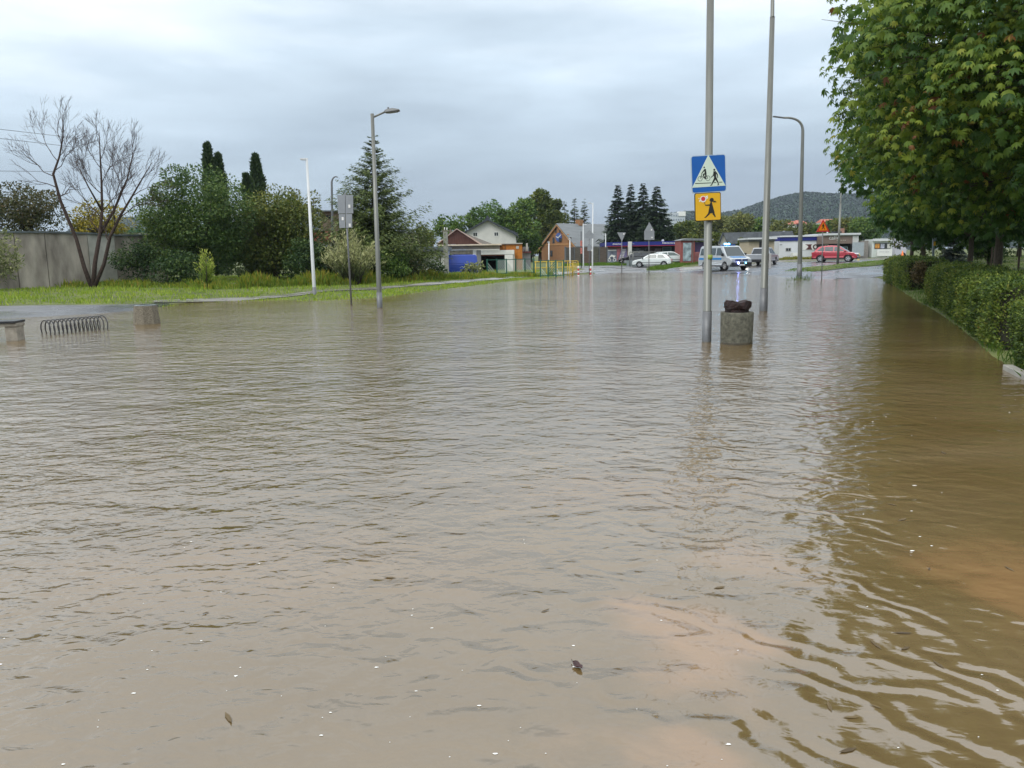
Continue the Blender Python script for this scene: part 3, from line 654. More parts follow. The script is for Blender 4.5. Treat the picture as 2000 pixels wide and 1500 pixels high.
# --- sign backs by the side road
def sign_back(pxb, Y, polys, label, name='road_sign', r=0.035, pbot=None, stick=()):
    b = base(pxb, Y); o = thing(name, label, 'road sign', b); q = lambda px, py: P(px, py, Y) - b
    top = min(y for poly in polys for x, y in poly)
    MB().tube([(0, 0, -.3), (q(pxb, top + 1)).xyz], r, 8).build('post', GALVD, o, True)
    for i, poly in enumerate(polys):
        pts = [q(*t) for t in poly]; MB().poly_xz([(p.x, p.z) for p in pts], -.07 - .012 * i, -.05 - .012 * i).build('plate', SIGNBACK, o)
    if stick:
        mb = MB()
        for (x, y) in stick:
            p = q(x, y); MB().box(p.x - .05, p.x + .05, -.11, -.098, p.z - .06, p.z + .06).build('sticker', PWHITE, o)
    return o
sign_back(1214.5, 66, [[(1205, 454), (1222.5, 454), (1214.5, 471.5)]], 'grey back of an inverted triangle give way sign on a thin post', stick=((1218, 457),))
sign_back(1267.5, 65, [[(1258, 451.5), (1277.7, 451.5), (1277.7, 468.5), (1258, 468.5)], [(1257.5, 453), (1268, 434), (1278.5, 453)]], 'grey back of a square sign topped by a triangle before the white hatchback', stick=((1272, 449), (1273, 464)))
sign_back(1151, 62, [[(1141, 458), (1151, 449), (1160, 458), (1158.5, 466), (1143, 466)], [(1147.5, 478), (1150, 476), (1154, 478), (1156, 490), (1147, 490)]], 'dark post with grey angular sign backs beside the tallest white lamp', stick=((1156, 489),))
# red/white hanging sign boards
b = base(1135.3, 78); o = thing('banner_pole', 'slim post with red and white vertical boards left of the tallest white lamp', 'banner', b)
q = lambda px, py: P(px, py, 78) - b
MB().tube([(0, 0, -.2), (q(1135, 452)).xyz], 0.04, 8).build('post', DARKM, o, True)
for (y0, y1) in ((470, 481), (484, 495.5)):
    a = q(1133.3, y1); c = q(1137, y0); MB().box(a.x, c.x, -.1, -.06, a.z, c.z).build('board', pmat('faded_red_board', (0.45, 0.14, 0.11), 0.6, 0, 0.5, 8), o)

# --- red white bollards
first = None
for px, Y, lab in ((1129.7, 61.5, 'red and white banded bollard at the end of the yellow railing'), (1153.5, 62.5, 'red and white banded bollard at the foot of the tallest white lamp')):
    b = base(px, Y)
    if first is None:
        first = o = thing('bollard', lab, 'bollard', b, 0, 'red and white striped bollards')
        for i in range(5):
            MB().lathe([(0.065, i * .16 - (.3 if i == 0 else 0)), (0.065, i * .16 + .159)], 12).build('band', (PWHITE if i % 2 == 0 else RED), o, True)
        MB().lathe([(0.06, .80), (0.04, .83), (.005, .84)], 12).build('cap', PWHITE, o, True)
    else: dup(first, b, 0, lab)
# --- yellow railing
YR = pmat('yellow_railing_paint', (0.62, 0.42, 0.03), 0.45, 0, 0.1, 5)
A = base(1046, 61); B = base(1129, 64); d = B - A; L = d.length
o = thing('railing', 'yellow tube railing behind the green fence ending at the bollards', 'railing', A, math.atan2(d.y, d.x))
nz_ = 9
for i in range(nz_):
    x = L * i / (nz_ - 1); MB().tube([(x, 0, -.2), (x, 0, 1.05)], 0.03, 8).build('post', YR, o, True)
MB().tube([(-.1, 0, 1.06), (L - .1, 0, 1.06), (L, 0, 0.98)], 0.032, 8).build('top_rail', YR, o, True)
MB().tube([(-.1, 0, .6), (L, 0, .6)], 0.024, 8).build('middle_rail', YR, o, True)
A = base(1113, 60.8); B = base(1125, 70)
o = thing('railing', 'short yellow railing running back beside the culvert', 'railing', A, math.atan2(B.y - A.y, B.x - A.x)); L = (B - A).length
for i in range(4):
    x = L * i / 3; MB().tube([(x, 0, -.2), (x, 0, 1.0)], 0.03, 8).build('post', YR, o, True)
for z in (.35, .7, 1.02): MB().tube([(0, 0, z), (L, 0, z)], 0.028, 8).build('rail', YR, o, True)
# --- green slatted fence sections
GRN = pmat('green_fence_paint', (0.015, 0.10, 0.07), 0.5, 0, 0.2, 5)
PALE = pmat('pale_slat', (0.46, 0.56, 0.50), 0.5, 0, 0.2, 5)
def green_fence(px0, Y0, px1, Y1, npan, label, hgt=1.15):
    A = base(px0, Y0); B = base(px1, Y1); d = B - A; L = d.length
    o = thing('fence', label, 'fence', A, math.atan2(d.y, d.x), 'green fence sections with diagonal slats')
    pw = L / npan
    for i in range(npan + 1): MB().box(i * pw - .04, i * pw + .04, -.04, .04, -.3, hgt + .04).build('post', GRN, o)
    for i in range(npan):
        x0, x1 = i * pw + .042, (i + 1) * pw - .042
        MB().box(x0, x1, -.02, .02, hgt - .05, hgt).build('rail', GRN, o); MB().box(x0, x1, -.02, .02, .08, .13).build('rail', GRN, o)
        mb = MB(); s = 1 if i % 2 else -1; k = max(3, int(pw / .2))
        for j in range(-k, k):
            z0 = .13; z1 = hgt - .05; xx = x0 + (x1 - x0) * (j + .5) / k; run = (z1 - z0) * .9 * s
            a0, a1 = xx, xx + run
            # clip to panel
            t0, t1 = 0.0, 1.0
            for lo_, hi_ in ((x0, x1),):
                if a1 != a0:
                    ta, tb = (lo_ - a0) / (a1 - a0), (hi_ - a0) / (a1 - a0)
                    if ta > tb: ta, tb = tb, ta
                    t0, t1 = max(t0, ta), min(t1, tb)
            if t1 - t0 < .08: continue
            p0 = (a0 + run * t0, z0 + (z1 - z0) * t0); p1 = (a0 + run * t1, z0 + (z1 - z0) * t1)
            mb.poly_xz([(p0[0] - .028, p0[1]), (p0[0] + .028, p0[1]), (p1[0] + .028, p1[1]), (p1[0] - .028, p1[1])], -.012, .012)
        mb.build('slats', PALE if (npan > 3 or i != 1) else GRN, o)
    return o
green_fence(952, 60, 1043, 62.5, 5, 'long green fence with diagonal slats in front of the dark garage')
green_fence(1056, 59, 1101, 58.5, 3, 'nearest green fence section with pale diagonal slats beside the yellow railing', 1.2)

# --- overhead wires at the far left
for i, (y0, y1) in enumerate(((250, 270), (268, 284), (333, 336))):
    a = P(-120, y0 - 4, 60); b = P(1100, y1 + 30, 190)
    pts = [a.lerp(b, k / 20) - Vector((0, 0, 3.0 * 4 * (k / 20) * (1 - k / 20) * .5)) for k in range(21)]
    if i < 2:
        pts = [P(-120, y0 - 5, 46), P(-40, y0 - 2, 48), P(40, y0 + 7, 50), P(100, y0 + 14, 54), P(150, y0 + 20, 58)]
    else: pts = [P(-120, 334, 46), P(0, 334, 48), P(110, 335, 58)]
    tag(MB().tube(pts, 0.014, 5).build('overhead_wire', DARKM), ('upper overhead wire', 'lower overhead wire', 'lowest overhead wire just above the round brown tree')[i] + ' crossing the sky behind the bare tree' * (i < 2), 'wire')
# --- cable pole at the left edge among trees
b = base(4, 48); o = thing('utility_pole', 'weathered pole at the far left edge beside the willow bush', 'utility pole', b)
MB().tube([(0, 0, -.3), (0, 0, 5)], [.12, .09], 8).build('pole', BARK, o, True)

# --- floating things
def leaf_debris():
    b = Vector((*G(1128, 1303), 0.004)); o = thing('floating_leaf', 'curled dark red leaf floating alone in the foreground water', 'leaf', b, R(-60))
    vs = []; nn = 12
    for i in range(nn + 1):
        t = i / nn; wdt = 0.013 * math.sin(math.pi * t) ** .7 + .0015
        for j in range(5):
            u = j / 4 * 2 - 1; vs.append((t * 0.062 - .031, u * wdt, 0.006 * u * u + 0.004 * math.sin(t * 9) + .002))
    fs = [(i * 5 + j, i * 5 + j + 1, i * 5 + j + 6, i * 5 + j + 5) for i in range(nn) for j in range(4)]
    m_ = MB().add(vs, fs).build('blade', pmat('dead_leaf', (0.05, 0.02, 0.02), 0.5, 0, 0.6, 60), o, True)
    sm_ = m_.modifiers.new('solid', 'SOLIDIFY'); sm_.thickness = 0.0015
    MB().tube([(-.031, 0, .004), (-.05, .004, .006)], .0012, 5).build('stem', BARK, o)
leaf_debris()
r_ = np.random.default_rng(5); nf = 110
fx = r_.uniform(-30, 2050, nf) ; fy = 1000 + 500 * r_.uniform(0, 1, nf) ** .7
fx[:25] = r_.uniform(1650, 2000, 25); fy[:25] = r_.uniform(620, 1100, 25)
mb = MB()
for k in range(nf):
    if k >= 25 and fx[k] > 1250 and r_.random() < .75: continue
    x, y = G(fx[k], fy[k]); rad = 0.0016 + 0.0042 * r_.random() ** 3; n = 7
    if k < 25: rad *= 1.6
    a = [(x + rad * math.cos(6.283 * i / n) * r_.uniform(.7, 2.2), y + rad * math.sin(6.283 * i / n) * r_.uniform(.6, 1.1), 0.0015) for i in range(n)]
    mb.add(a + [(x, y, 0.004)], [(i, (i + 1) % n, n) for i in range(n)])
mb2 = MB()
for k in range(26):
    px_ = r_.uniform(1600, 1990) if k < 18 else r_.uniform(0, 1500); py_ = r_.uniform(640, 1480) if k < 18 else r_.uniform(760, 1480)
    x, y = G(px_, py_); 
    if sdist(np.array([x]), np.array([y]))[0] > -.2: continue
    a0 = r_.uniform(0, 6.28); L_ = r_.uniform(.018, .045); W_ = L_ * r_.uniform(.15, .35); ca, sa = math.cos(a0), math.sin(a0)
    pt = lambda u, v, z: (x + ca * u - sa * v, y + sa * u + ca * v, z)
    mb2.add([pt(-L_, 0, .002), pt(-L_ * .3, -W_, .004), pt(L_ * .5, -W_ * .8, .003), pt(L_, 0, .006), pt(L_ * .5, W_ * .8, .004), pt(-L_ * .3, W_, .003)], [(0, 1, 2, 3), (0, 3, 4, 5)])
tag(mb2.build('leaf_litter', pmat('leaf_litter', (.07, .04, .018), .6, 0, .5, 3, c2=(.16, .11, .04))), 'small fallen leaves scattered over the flood water', 'leaf litter', kind='stuff')
tag(mb.build('foam', pmat('foam', (0.8, 0.8, 0.76), 0.6)), 'scattered white foam flecks floating on the brown water', 'foam', kind='stuff')
# ================================================================ BUILDINGS
class Site:
    """a thing whose parts are given by picture columns/rows at distance Y (real metres result)"""
    def __init__(s, name, label, cat, pxc, Y, group=None):
        s.Y = Y; s.b = base(pxc, Y); s.o = thing(name, label, cat, s.b, 0, group); s.S = Y / F; s.pxc = pxc
    def x(s, px, py=490): return (P(px, py, s.Y) - s.b).x
    def z(s, py, px=None): return (P(px if px is not None else s.pxc, py, s.Y) - s.b).z
    def box(s, name, mat, px0, px1, pyt, pyb, y0, y1, bevel=0.0, pxr=None):
        pr = pxr if pxr is not None else (px0 + px1) / 2
        return MB().box(s.x(px0), s.x(px1), y0, y1, s.z(pyb, pr) if pyb is not None else -0.4, s.z(pyt, pr)).build(name, mat, s.o, bevel=bevel)
    def poly(s, name, mat, pts, y0, y1):
        return MB().poly_xz([((P(a, b_, s.Y) - s.b).x, (P(a, b_, s.Y) - s.b).z) for a, b_ in pts], y0, y1).build(name, mat, s.o)
def window(s, px0, px1, pyt, pyb, y, fmat=None, g=None, bars=1, fw=0.06):
    fmat = fmat or PWHITE; x0, x1 = s.x(px0), s.x(px1); pr = (px0 + px1) / 2; z0, z1 = s.z(pyb, pr), s.z(pyt, pr)
    mb = MB(); mb.box(x0, x0 + fw, y - .04, y + .02, z0, z1); mb.box(x1 - fw, x1, y - .04, y + .02, z0, z1)
    mb.box(x0 + fw, x1 - fw, y - .04, y + .02, z0, z0 + fw); mb.box(x0 + fw, x1 - fw, y - .04, y + .02, z1 - fw, z1)
    for i in range(bars): c = x0 + (x1 - x0) * (i + 1) / (bars + 1); mb.box(c - .02, c + .02, y - .035, y + .01, z0 + fw - .001, z1 - fw + .001)
    wo_ = mb.build('window', fmat, s.o)
    MB().box(x0 + fw, x1 - fw, y - .012, y - .006, z0 + fw, z1 - fw).build('pane', g or GLASS, wo_)
    return wo_
PLAST = pmat('pale_plaster', (0.42, 0.41, 0.36), 0.85, 0, 0.12, 1.2, 0.3, 20)
PLASTW = pmat('white_plaster', (0.58, 0.58, 0.55), 0.85, 0, 0.10, 1.0, 0.3, 20)
PINKP = pmat('pinkish_plaster', (0.50, 0.42, 0.38), 0.85, 0, 0.12, 1.2, 0.3, 20)
FELT = pmat('roofing_felt', (0.13, 0.15, 0.16), 0.55, 0, 0.25, 1.5, 0.4, 15)
SLATE = pmat('dark_slate_roof', (0.035, 0.042, 0.055), 0.6, 0, 0.3, 3, 0.5, 14)
GREYR = pmat('grey_sheet_roof', (0.17, 0.185, 0.19), 0.6, 0, 0.15, 1.2, 0.4, 10, stretch=(3, .4, .4))
BROWNW = pmat('brown_boards', (0.065, 0.022, 0.016), 0.7, 0, 0.3, 3, 0.5, 10, stretch=(5, 1, .4))
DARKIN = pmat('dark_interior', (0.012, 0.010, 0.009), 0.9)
WOODB = pmat('dark_wood', (0.09, 0.065, 0.045), 0.85, 0, 0.35, 3, 0.6, 12, stretch=(4, 4, .4))
BRICK = None
def brickmat(name, c1, c2, mortar, scale=1.0):
    m = pmat(name, c1, 0.85); t = m.node_tree; b = t.nodes['Principled BSDF']
    tcn = t.nodes.new('ShaderNodeTexCoord'); mpn = t.nodes.new('ShaderNodeMapping'); mpn.inputs['Rotation'].default_value = (R(90), 0, 0); t.links.new(tcn.outputs['Object'], mpn.inputs[0])
    br = t.nodes.new('ShaderNodeTexBrick'); br.inputs['Scale'].default_value = scale; br.inputs['Color1'].default_value = (*c1, 1); br.inputs['Color2'].default_value = (*c2, 1); br.inputs['Mortar'].default_value = (*mortar, 1)
    br.inputs['Mortar Size'].default_value = 0.012; br.inputs['Brick Width'].default_value = 0.25; br.inputs['Row Height'].default_value = 0.08
    t.links.new(mpn.outputs[0], br.inputs['Vector']); t.links.new(br.outputs[0], b.inputs['Base Color']); return m

# --- grey slab wall (backs of garages) at the left: follows the bank
WALLM = pmat('stained_render', (0.30, 0.26, 0.22), 0.9, 0, 0.3, 1.6, 0.8, 25, c2=(0.58, 0.52, 0.44), stretch=(1, 1, .35))
def wall_run():
    pts = [(-320, 34, 453), (98, 41.5, 455), (180, 43.5, 457), (232, 45, 461), (330, 47.5, 461)]
    o = thing('wall', 'long stained grey slab wall behind the bare tree on the left bank', 'wall', base(60, 41))
    W = [base(a, b) for a, b, c in pts]
    for i in range(4):
        A, B = W[i], W[i + 1]; zt0, zt1 = P(pts[i][0], pts[i][2], pts[i][1]).z, P(pts[i + 1][0], pts[i + 1][2], pts[i + 1][1]).z
        d = (B - A).normalized(); q = Vector((-d.y, d.x, 0)) * .2
        npn = 6 if i == 0 else 1
        for k in range(npn):
            a = A.lerp(B, k / npn) + d * .022; c = A.lerp(B, (k + 1) / npn) - d * .022; za = zt0 + (zt1 - zt0) * k / npn; zc = zt0 + (zt1 - zt0) * (k + 1) / npn
            vs = [(a.x, a.y, -.3), (c.x, c.y, -.3), (c.x, c.y, zc), (a.x, a.y, za)]
            vs += [(v[0] + q.x, v[1] + q.y, v[2]) for v in vs]; vs = [tuple(Vector(v) - o.location) for v in vs]
            sl_ = MB().add(vs, [(0, 1, 2, 3), (7, 6, 5, 4), (0, 4, 5, 1), (1, 5, 6, 2), (2, 6, 7, 3), (3, 7, 4, 0)]).build('slab', WALLM if i != 2 else pmat('lighter_render', (0.50, 0.49, 0.44), 0.9, 0, 0.25, 1.5, 0.5, 25), o)
            # coping / roof edge
            e = -q * .5; vs = [Vector((a.x, a.y, za + .002)) + e, Vector((c.x, c.y, zc + .002)) + e, Vector((c.x, c.y, zc + .002)) + q * 1.6, Vector((a.x, a.y, za + .002)) + q * 1.6]
            vs += [v + Vector((0, 0, .09)) for v in vs]; vs = [tuple(v - o.location) for v in vs]
            MB().add(vs, [(0, 3, 2, 1), (4, 5, 6, 7), (0, 1, 5, 4), (1, 2, 6, 5), (2, 3, 7, 6), (3, 0, 4, 7)]).build('coping', FELT, o)
wall_run()
# small distant houses beyond the wall
for (px0, px1, pt, Y, lab, rc, wc) in ((236, 276, 449, 75, 'low shed with green roof beyond the dark ivy bush', (0.03, 0.10, 0.07), PLAST), (276, 318, 452, 80, 'small shed with rusty roof edge left of the big dark tree', (0.28, 0.10, 0.06), BROWNW)):
    s = Site('shed', lab, 'shed', (px0 + px1) / 2, Y)
    s.box('wall', wc, px0 + 2, px1 - 2, pt + 5, None, 0, 4); s.box('roof', pmat('shed_roof', rc, .6, 0, .2), px0, px1, pt, pt + 5, -.3, 4.3)
# brick tower building and red roofed house, seen between trees
s = Site('building', 'brown flat roofed tower house rising behind the silver willow bush', 'building', 655, 72)
s.box('wall', brickmat('old_brick', (0.16, 0.10, 0.06), (0.12, 0.08, 0.05), (0.12, 0.11, 0.09)), 629, 697, 413, None, 0, 5)
s.box('roof', FELT, 626, 700, 410.5, 412.8, -.3, 5.3); window(s, 639, 651, 419, 429, 0, WOODB)
s = Site('house', 'small house with red tiled roof behind the white painted street lamp', 'house', 612, 66)
s.box('wall', PLASTW, 596, 645, 472, None, 0, 4)
s.poly('roof', pmat('red_tiles', (0.30, 0.07, 0.05), .7, 0, .3, 9, .4, 12), [(590, 473), (600, 454), (640, 452), (650, 473)], -.3, 4.3)
s.box('chimney', PLAST, 618, 623, 446, 456, 1, 1.6)
# grey and cream houses left of the round dark tree
s = Site('house', 'low cream house with flat grey roof between larch and small dark tree', 'house', 795, 100)
s.box('wall', PINKP, 783, 836, 456, None, 0, 8); s.box('roof', GREYR, 781, 838, 452.5, 455.8, -.4, 8.4)
window(s, 778 + 8, 792, 458, 466, 0); s.box('annex', pmat('bluish_render', (0.30, 0.34, 0.38), .8, 0, .1), 752, 782.7, 453, None, .5, 6)
s.box('orange_awning', pmat('orange_tiles', (0.5, 0.14, 0.05), .7, 0, .2), 770, 782, 472, 479, -.6, -.05)
# flat roofed white garage
s = Site('garage', 'long white flat roofed garage behind the bramble bushes', 'garage', 805, 62)
s.box('wall', PLASTW, 742, 868, 491, None, 0, 5.5); s.box('roof', FELT, 738, 872, 482.5, 490.6, -.5, 5.8); s.box('gutter', DARKM, 738, 872, 491, 492.6, -.62, -.505)
s.box('downpipe', DARKM, 859.6, 861.2, 493, None, -.15, -.03); s.box('corner_pilaster', PLASTW, 861.5, 868, 492.8, None, -.28, -.002)
# concrete post in front
b = base(872.3, 61); o = thing('utility_pole', 'square concrete post between white garage and blue van', 'utility pole', b)
zt = (P(872.3, 452, 61) - b).z
MB().box(-.17, .17, -.15, .15, -.3, zt).build('post', pmat('pitted_concrete', (0.27, 0.27, 0.24), .85, 0, .25, 5, .6, 30), o, bevel=.02)
MB().box(-.24, .24, -.17, .17, zt + .002, zt + .07).build('cap', CONC, o)
mb = MB()
MB().tube([(-.05, 0, zt + .06), (-.05, 0, zt + .3)], .035, 8).build('insulator', PWHITE, o, True); MB().tube([(.13, 0, zt + .06), (.13, 0, zt + .28)], .035, 8).build('insulator', PWHITE, o, True)
# garages / workshop with brown gable
s = Site('workshop', 'workshop with dark brown boarded gable and open garage bays behind the green fence', 'workshop', 940, 70)
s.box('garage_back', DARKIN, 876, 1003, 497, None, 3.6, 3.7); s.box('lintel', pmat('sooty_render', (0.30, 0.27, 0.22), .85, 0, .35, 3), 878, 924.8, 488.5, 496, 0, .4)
s.box('canopy_wall', PINKP, 878, 976, 481.5, 487.2, -.05, .5); s.box('canopy', pmat('cream_fascia', (0.66, 0.56, 0.42), .6, 0, .15, 4), 855, 979, 477.2, 479.8, -.6, 4.2); s.box('canopy_slab', PINKP, 862, 976, 480, 481.4, -.3, 4)
s.box('pillar', PLASTW, 923.5, 930.6, 488.5, None, -.1, .3); s.box('pillar', pmat('grey_pillar', (0.22, 0.22, 0.22), .8), 931, 939, 488.5, None, -.06, .3)
s.box('beam', pmat('bright_white_render', (0.72, 0.71, 0.66), .8, 0, .08, 3), 939.5, 1004, 488.5, 497, -.08, .32); s.box('pillar', MATS['bright_white_render'], 985.5, 1001.5, 497.3, None, -.08, .32)
s.box('door_frame', pmat('brown_frame', (0.16, 0.06, 0.04), .7), 939.8, 985, 497.4, 499.5, .0, .1)
s.box('side_wall', PLAST, 1001.8, 1005, 488.5, None, 0, 3.8)
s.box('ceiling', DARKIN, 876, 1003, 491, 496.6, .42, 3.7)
s.poly('gable', BROWNW, [(853, 477), (891.5, 447.3), (937, 477)], .6, .75)
for pts in ([(850, 477), (891.5, 445.6), (891.5, 447.4), (853, 477.1)], [(891.5, 445.6), (941, 476.2), (937, 477.1), (891.5, 447.4)]): s.poly('bargeboard', pmat('pink_bargeboard', (0.42, 0.32, 0.28), .7), pts, .4, .58)
x0, x1, xm = s.x(853), s.x(937), s.x(891.5); zb, zr = s.z(477, 895), s.z(447.4, 891)
MB().add([(x0, .76, zb), (xm, .76, zr), (xm, 7, zr), (x0, 7, zb)], [(0, 1, 2, 3)]).build('roof_slope', pmat('brown_felt_roof', (0.11, 0.09, 0.065), .8, 0, .3), s.o)
MB().add([(x1, .76, zb), (x1 + 1.2, 7, zb), (xm, 7, zr), (xm, .76, zr)], [(0, 1, 2, 3)]).build('roof_slope', MATS['brown_felt_roof'], s.o)
s.box('chimney', brickmat('sooty_brick', (0.2, 0.12, 0.09), (0.16, 0.1, 0.08), (0.2, 0.19, 0.17)), 876, 879.5, 447, 462, 1.8, 2.2)
# orange block wall
s = Site('outbuilding', 'orange block outbuilding with pale coping right of the open garage', 'shed', 1005, 74)
s.box('wall', pmat('orange_blocks', (0.46, 0.16, 0.02), .8, 0, .22, 6, .6, 12), 976, 1020, 477, None, 0, 3); s.box('coping', PLAST, 974, 1021, 474.8, 476.7, -.15, 3.1)
s.box('vent', PLAST, 1008, 1013.5, 480.5, 486, -.05, -.003); s.box('post', pmat('brown_post', (0.2, 0.09, 0.03), .8), 986, 988, 477.5, 492, -.06, -.004)
s = Site('shed', 'small grey shed with red roof edge right of the orange outbuilding', 'shed', 1028, 76)
s.box('wall', pmat('grey_blue_render', (0.30, 0.32, 0.34), .8, 0, .12), 1021.5, 1036, 494, None, 0, 3); s.box('roof', pmat('dull_red_edge', (0.16, 0.05, 0.05), .7), 1020.8, 1037, 491.3, 493.7, -.3, 3); s.box('upper_wall', MATS['grey_blue_render'], 1022, 1033, 482, 491, .1, 2.5)
s.box('flue', PLAST, 1027.5, 1031, 475, 490, -.2, .05)
# grey rendered house with dark roof
s = Site('house', 'grey rendered house with dark hipped gable roof and two small windows', 'house', 960, 112)
GR = pmat('light_grey_render', (0.58, 0.57, 0.53), .85, 0, .08, 1, .2, 10)
s.poly('wall', GR, [(911, 520), (911, 452.8), (934, 441), (952.5, 430.5), (975, 443), (1008, 459), (1008, 520)], 0, .3)
s.box('side_wall', GR, 1007.6, 1008, 461, None, .3, 9)
for pts in ([(896, 459), (952.3, 427.5), (952.3, 430.7), (911, 453.3), (903, 459)], [(952.3, 427.5), (977, 440.5), (1011, 455), (1011, 462), (1007, 459.3), (952.3, 430.7)]): s.poly('roof_edge', SLATE, pts, -.6, -.004)
x0, x1, xm = s.x(898), s.x(1011), s.x(952.3)
for a, za, in ((x0, s.z(458, 898)), (x1, s.z(458, 1011))):
    zr = s.z(428, 952); mb = MB(); q = [(a, -.003, za), (xm, -.003, zr), (xm + (.001), 9, zr), (a, 9, za)]
    mb.add(q if a < xm else q[::-1], [(0, 1, 2, 3)]).build('roof', SLATE, s.o)
s.poly('gable_cap', SLATE, [(946, 431), (952.3, 419.5), (958.5, 431)], -.3, 1.5)
window(s, 924.5, 933.5, 453.5, 462, -.002, PWHITE); window(s, 965.5, 974.5, 453, 461.5, -.002, PWHITE)
MB().tube([(s.x(1008.5), -.1, s.z(456, 1008)), (s.x(1013), -.1, s.z(463, 1013)), (s.x(1009), -.1, s.z(471, 1009)), (s.x(1009), -.1, -.2)], .05, 6).build('downpipe', GALV, s.o)
# timber gable house with grey roof
def timber_house():
    Y = 128; b = base(1124, Y); al = R(50); Wd, L = 8.0, 10.6
    o = thing('house', 'orange brown brick gabled house with long grey roof and blue round emblem', 'house', b, -al)
    HZ = lambda py, px=1118: P(px, py, Y).z - b.z
    ze = HZ(477); zr = HZ(436, 1100); 
    OB = brickmat('orange_brick', (0.40, 0.17, 0.06), (0.33, 0.14, 0.055), (0.34, 0.22, 0.13)); TB = pmat('pale_timber', (0.50, 0.26, 0.11), .7, 0, .15)
    # local origin at the near corner: gable runs to -x, length runs +y
    MB().poly_xz([(-Wd, -.4), (0, -.4), (0, ze), (-Wd / 2, zr), (-Wd, ze)], 0, .3).build('gable_wall', OB, o)
    MB().box(-.3, 0, .3, L, -.4, ze).build('side_wall', WOODB, o); MB().box(-Wd, -Wd + .3, .3, L, -.4, ze).build('side_wall', WOODB, o)
    for sgn_ in (1, -1):
        xe = 0.45 if sgn_ > 0 else -Wd - .45; zo = ze - .45 * (zr - ze) / (Wd / 2); xm = -Wd / 2
        q = [(xe, -.35, zo), (xe, L + .4, zo), (xm, L + .4, zr + .12), (xm, -.35, zr + .12)]; q2 = [(a, c, d - .14) for a, c, d in q]
        MB().add(q + q2, [(0, 1, 2, 3), (7, 6, 5, 4), (0, 4, 5, 1), (1, 5, 6, 2), (2, 6, 7, 3), (3, 7, 4, 0)]).build('roof', GREYR, o)
        e0, e1 = (xe, zo - .16), (xm, zr - .04)
        MB().poly_xz([(e0[0], e0[1]), (e1[0], e1[1]), (e1[0], e1[1] - .22), (e0[0] - .2 * sgn_, e0[1] - .14)], -.33, -.2).build('bargeboard', TB, o)
    MB().box(-Wd, 0, -.05, -.003, ze * .98, ze * .98 + .22).build('band', TB, o); MB().box(-Wd * .82, -Wd * .18, -.05, -.003, ze + (zr - ze) * .46, ze + (zr - ze) * .46 + .12).build('band', TB, o)
    def w_(u, v, a, h):
        x = -Wd * u; z = ze + (zr - ze) * v
        f = MB().box(x - a, x + a, -.045, -.004, z - h, z + h).build('window', WOODB, o); MB().box(x - a + .05, x + a - .05, -.052, -.047, z - h + .05, z + h - .05).build('pane', GLASS, f)
    w_(.56, .70, .16, .38); w_(.44, .70, .16, .38); w_(.80, .20, .14, .35); w_(.63, .22, .24, .48); w_(.13, .22, .15, .38); w_(.70, -.42, .26, .5)
    em = MB().lathe([(.72, -.10), (.72, -.055)], 24, (-Wd * .47, ze + (zr - ze) * .36), 'y').build('emblem', pmat('emblem_blue', (0.07, 0.13, 0.40), .5), o)
    mb = MB(); mb.lathe([(.34, -.125), (.34, -.105)], 20, (-Wd * .47 + .38, ze + (zr - ze) * .36 - .42), 'y'); em2 = mb.build('emblem_dot', SLATE, em)
    MB().poly_xz([(-Wd * .47 - .6, ze + (zr - ze) * .36 + .05), (-Wd * .47 - .1, ze + (zr - ze) * .36 - .15), (-Wd * .47 + .55, ze + (zr - ze) * .36 + .3), (-Wd * .47 + .5, ze + (zr - ze) * .36 + .45), (-Wd * .47 - .1, ze + (zr - ze) * .36 + .02), (-Wd * .47 - .62, ze + (zr - ze) * .36 + .2)], -.125, -.103).build('emblem_swoosh', PWHITE, em)
    ch = MB().box(-Wd / 2 - .5, -Wd / 2 + .5, L * .42, L * .42 + .9, zr - .2, zr + .75).build('chimney', OB, o, bevel=.02)
timber_house()
# brown board fence in front of it
A = base(1104, 92); B = base(1185, 98); d = B - A
o = thing('fence', 'weathered grey brown board fence in front of the long grey roof', 'fence', A, math.atan2(d.y, d.x)); L = d.length
zt = P(1140, 483, 95).z - A.z
for i in range(6):
    x = L * i / 5; MB().box(x - .07, x + .07, -.1, .05, -.2, zt + .08).build('post', GALVD, o)
for i in range(5):
    MB().box(L * i / 5 + .075, L * (i + 1) / 5 - .075, -.02, .02, 0, zt).build('board_panel', pmat('fence_boards%d' % i, (0.12 + .02 * (i % 3), 0.105 + .01 * (i % 2), 0.085), .9, 0, .3, 3, .8, 10, stretch=(.4, .4, 5)), o)
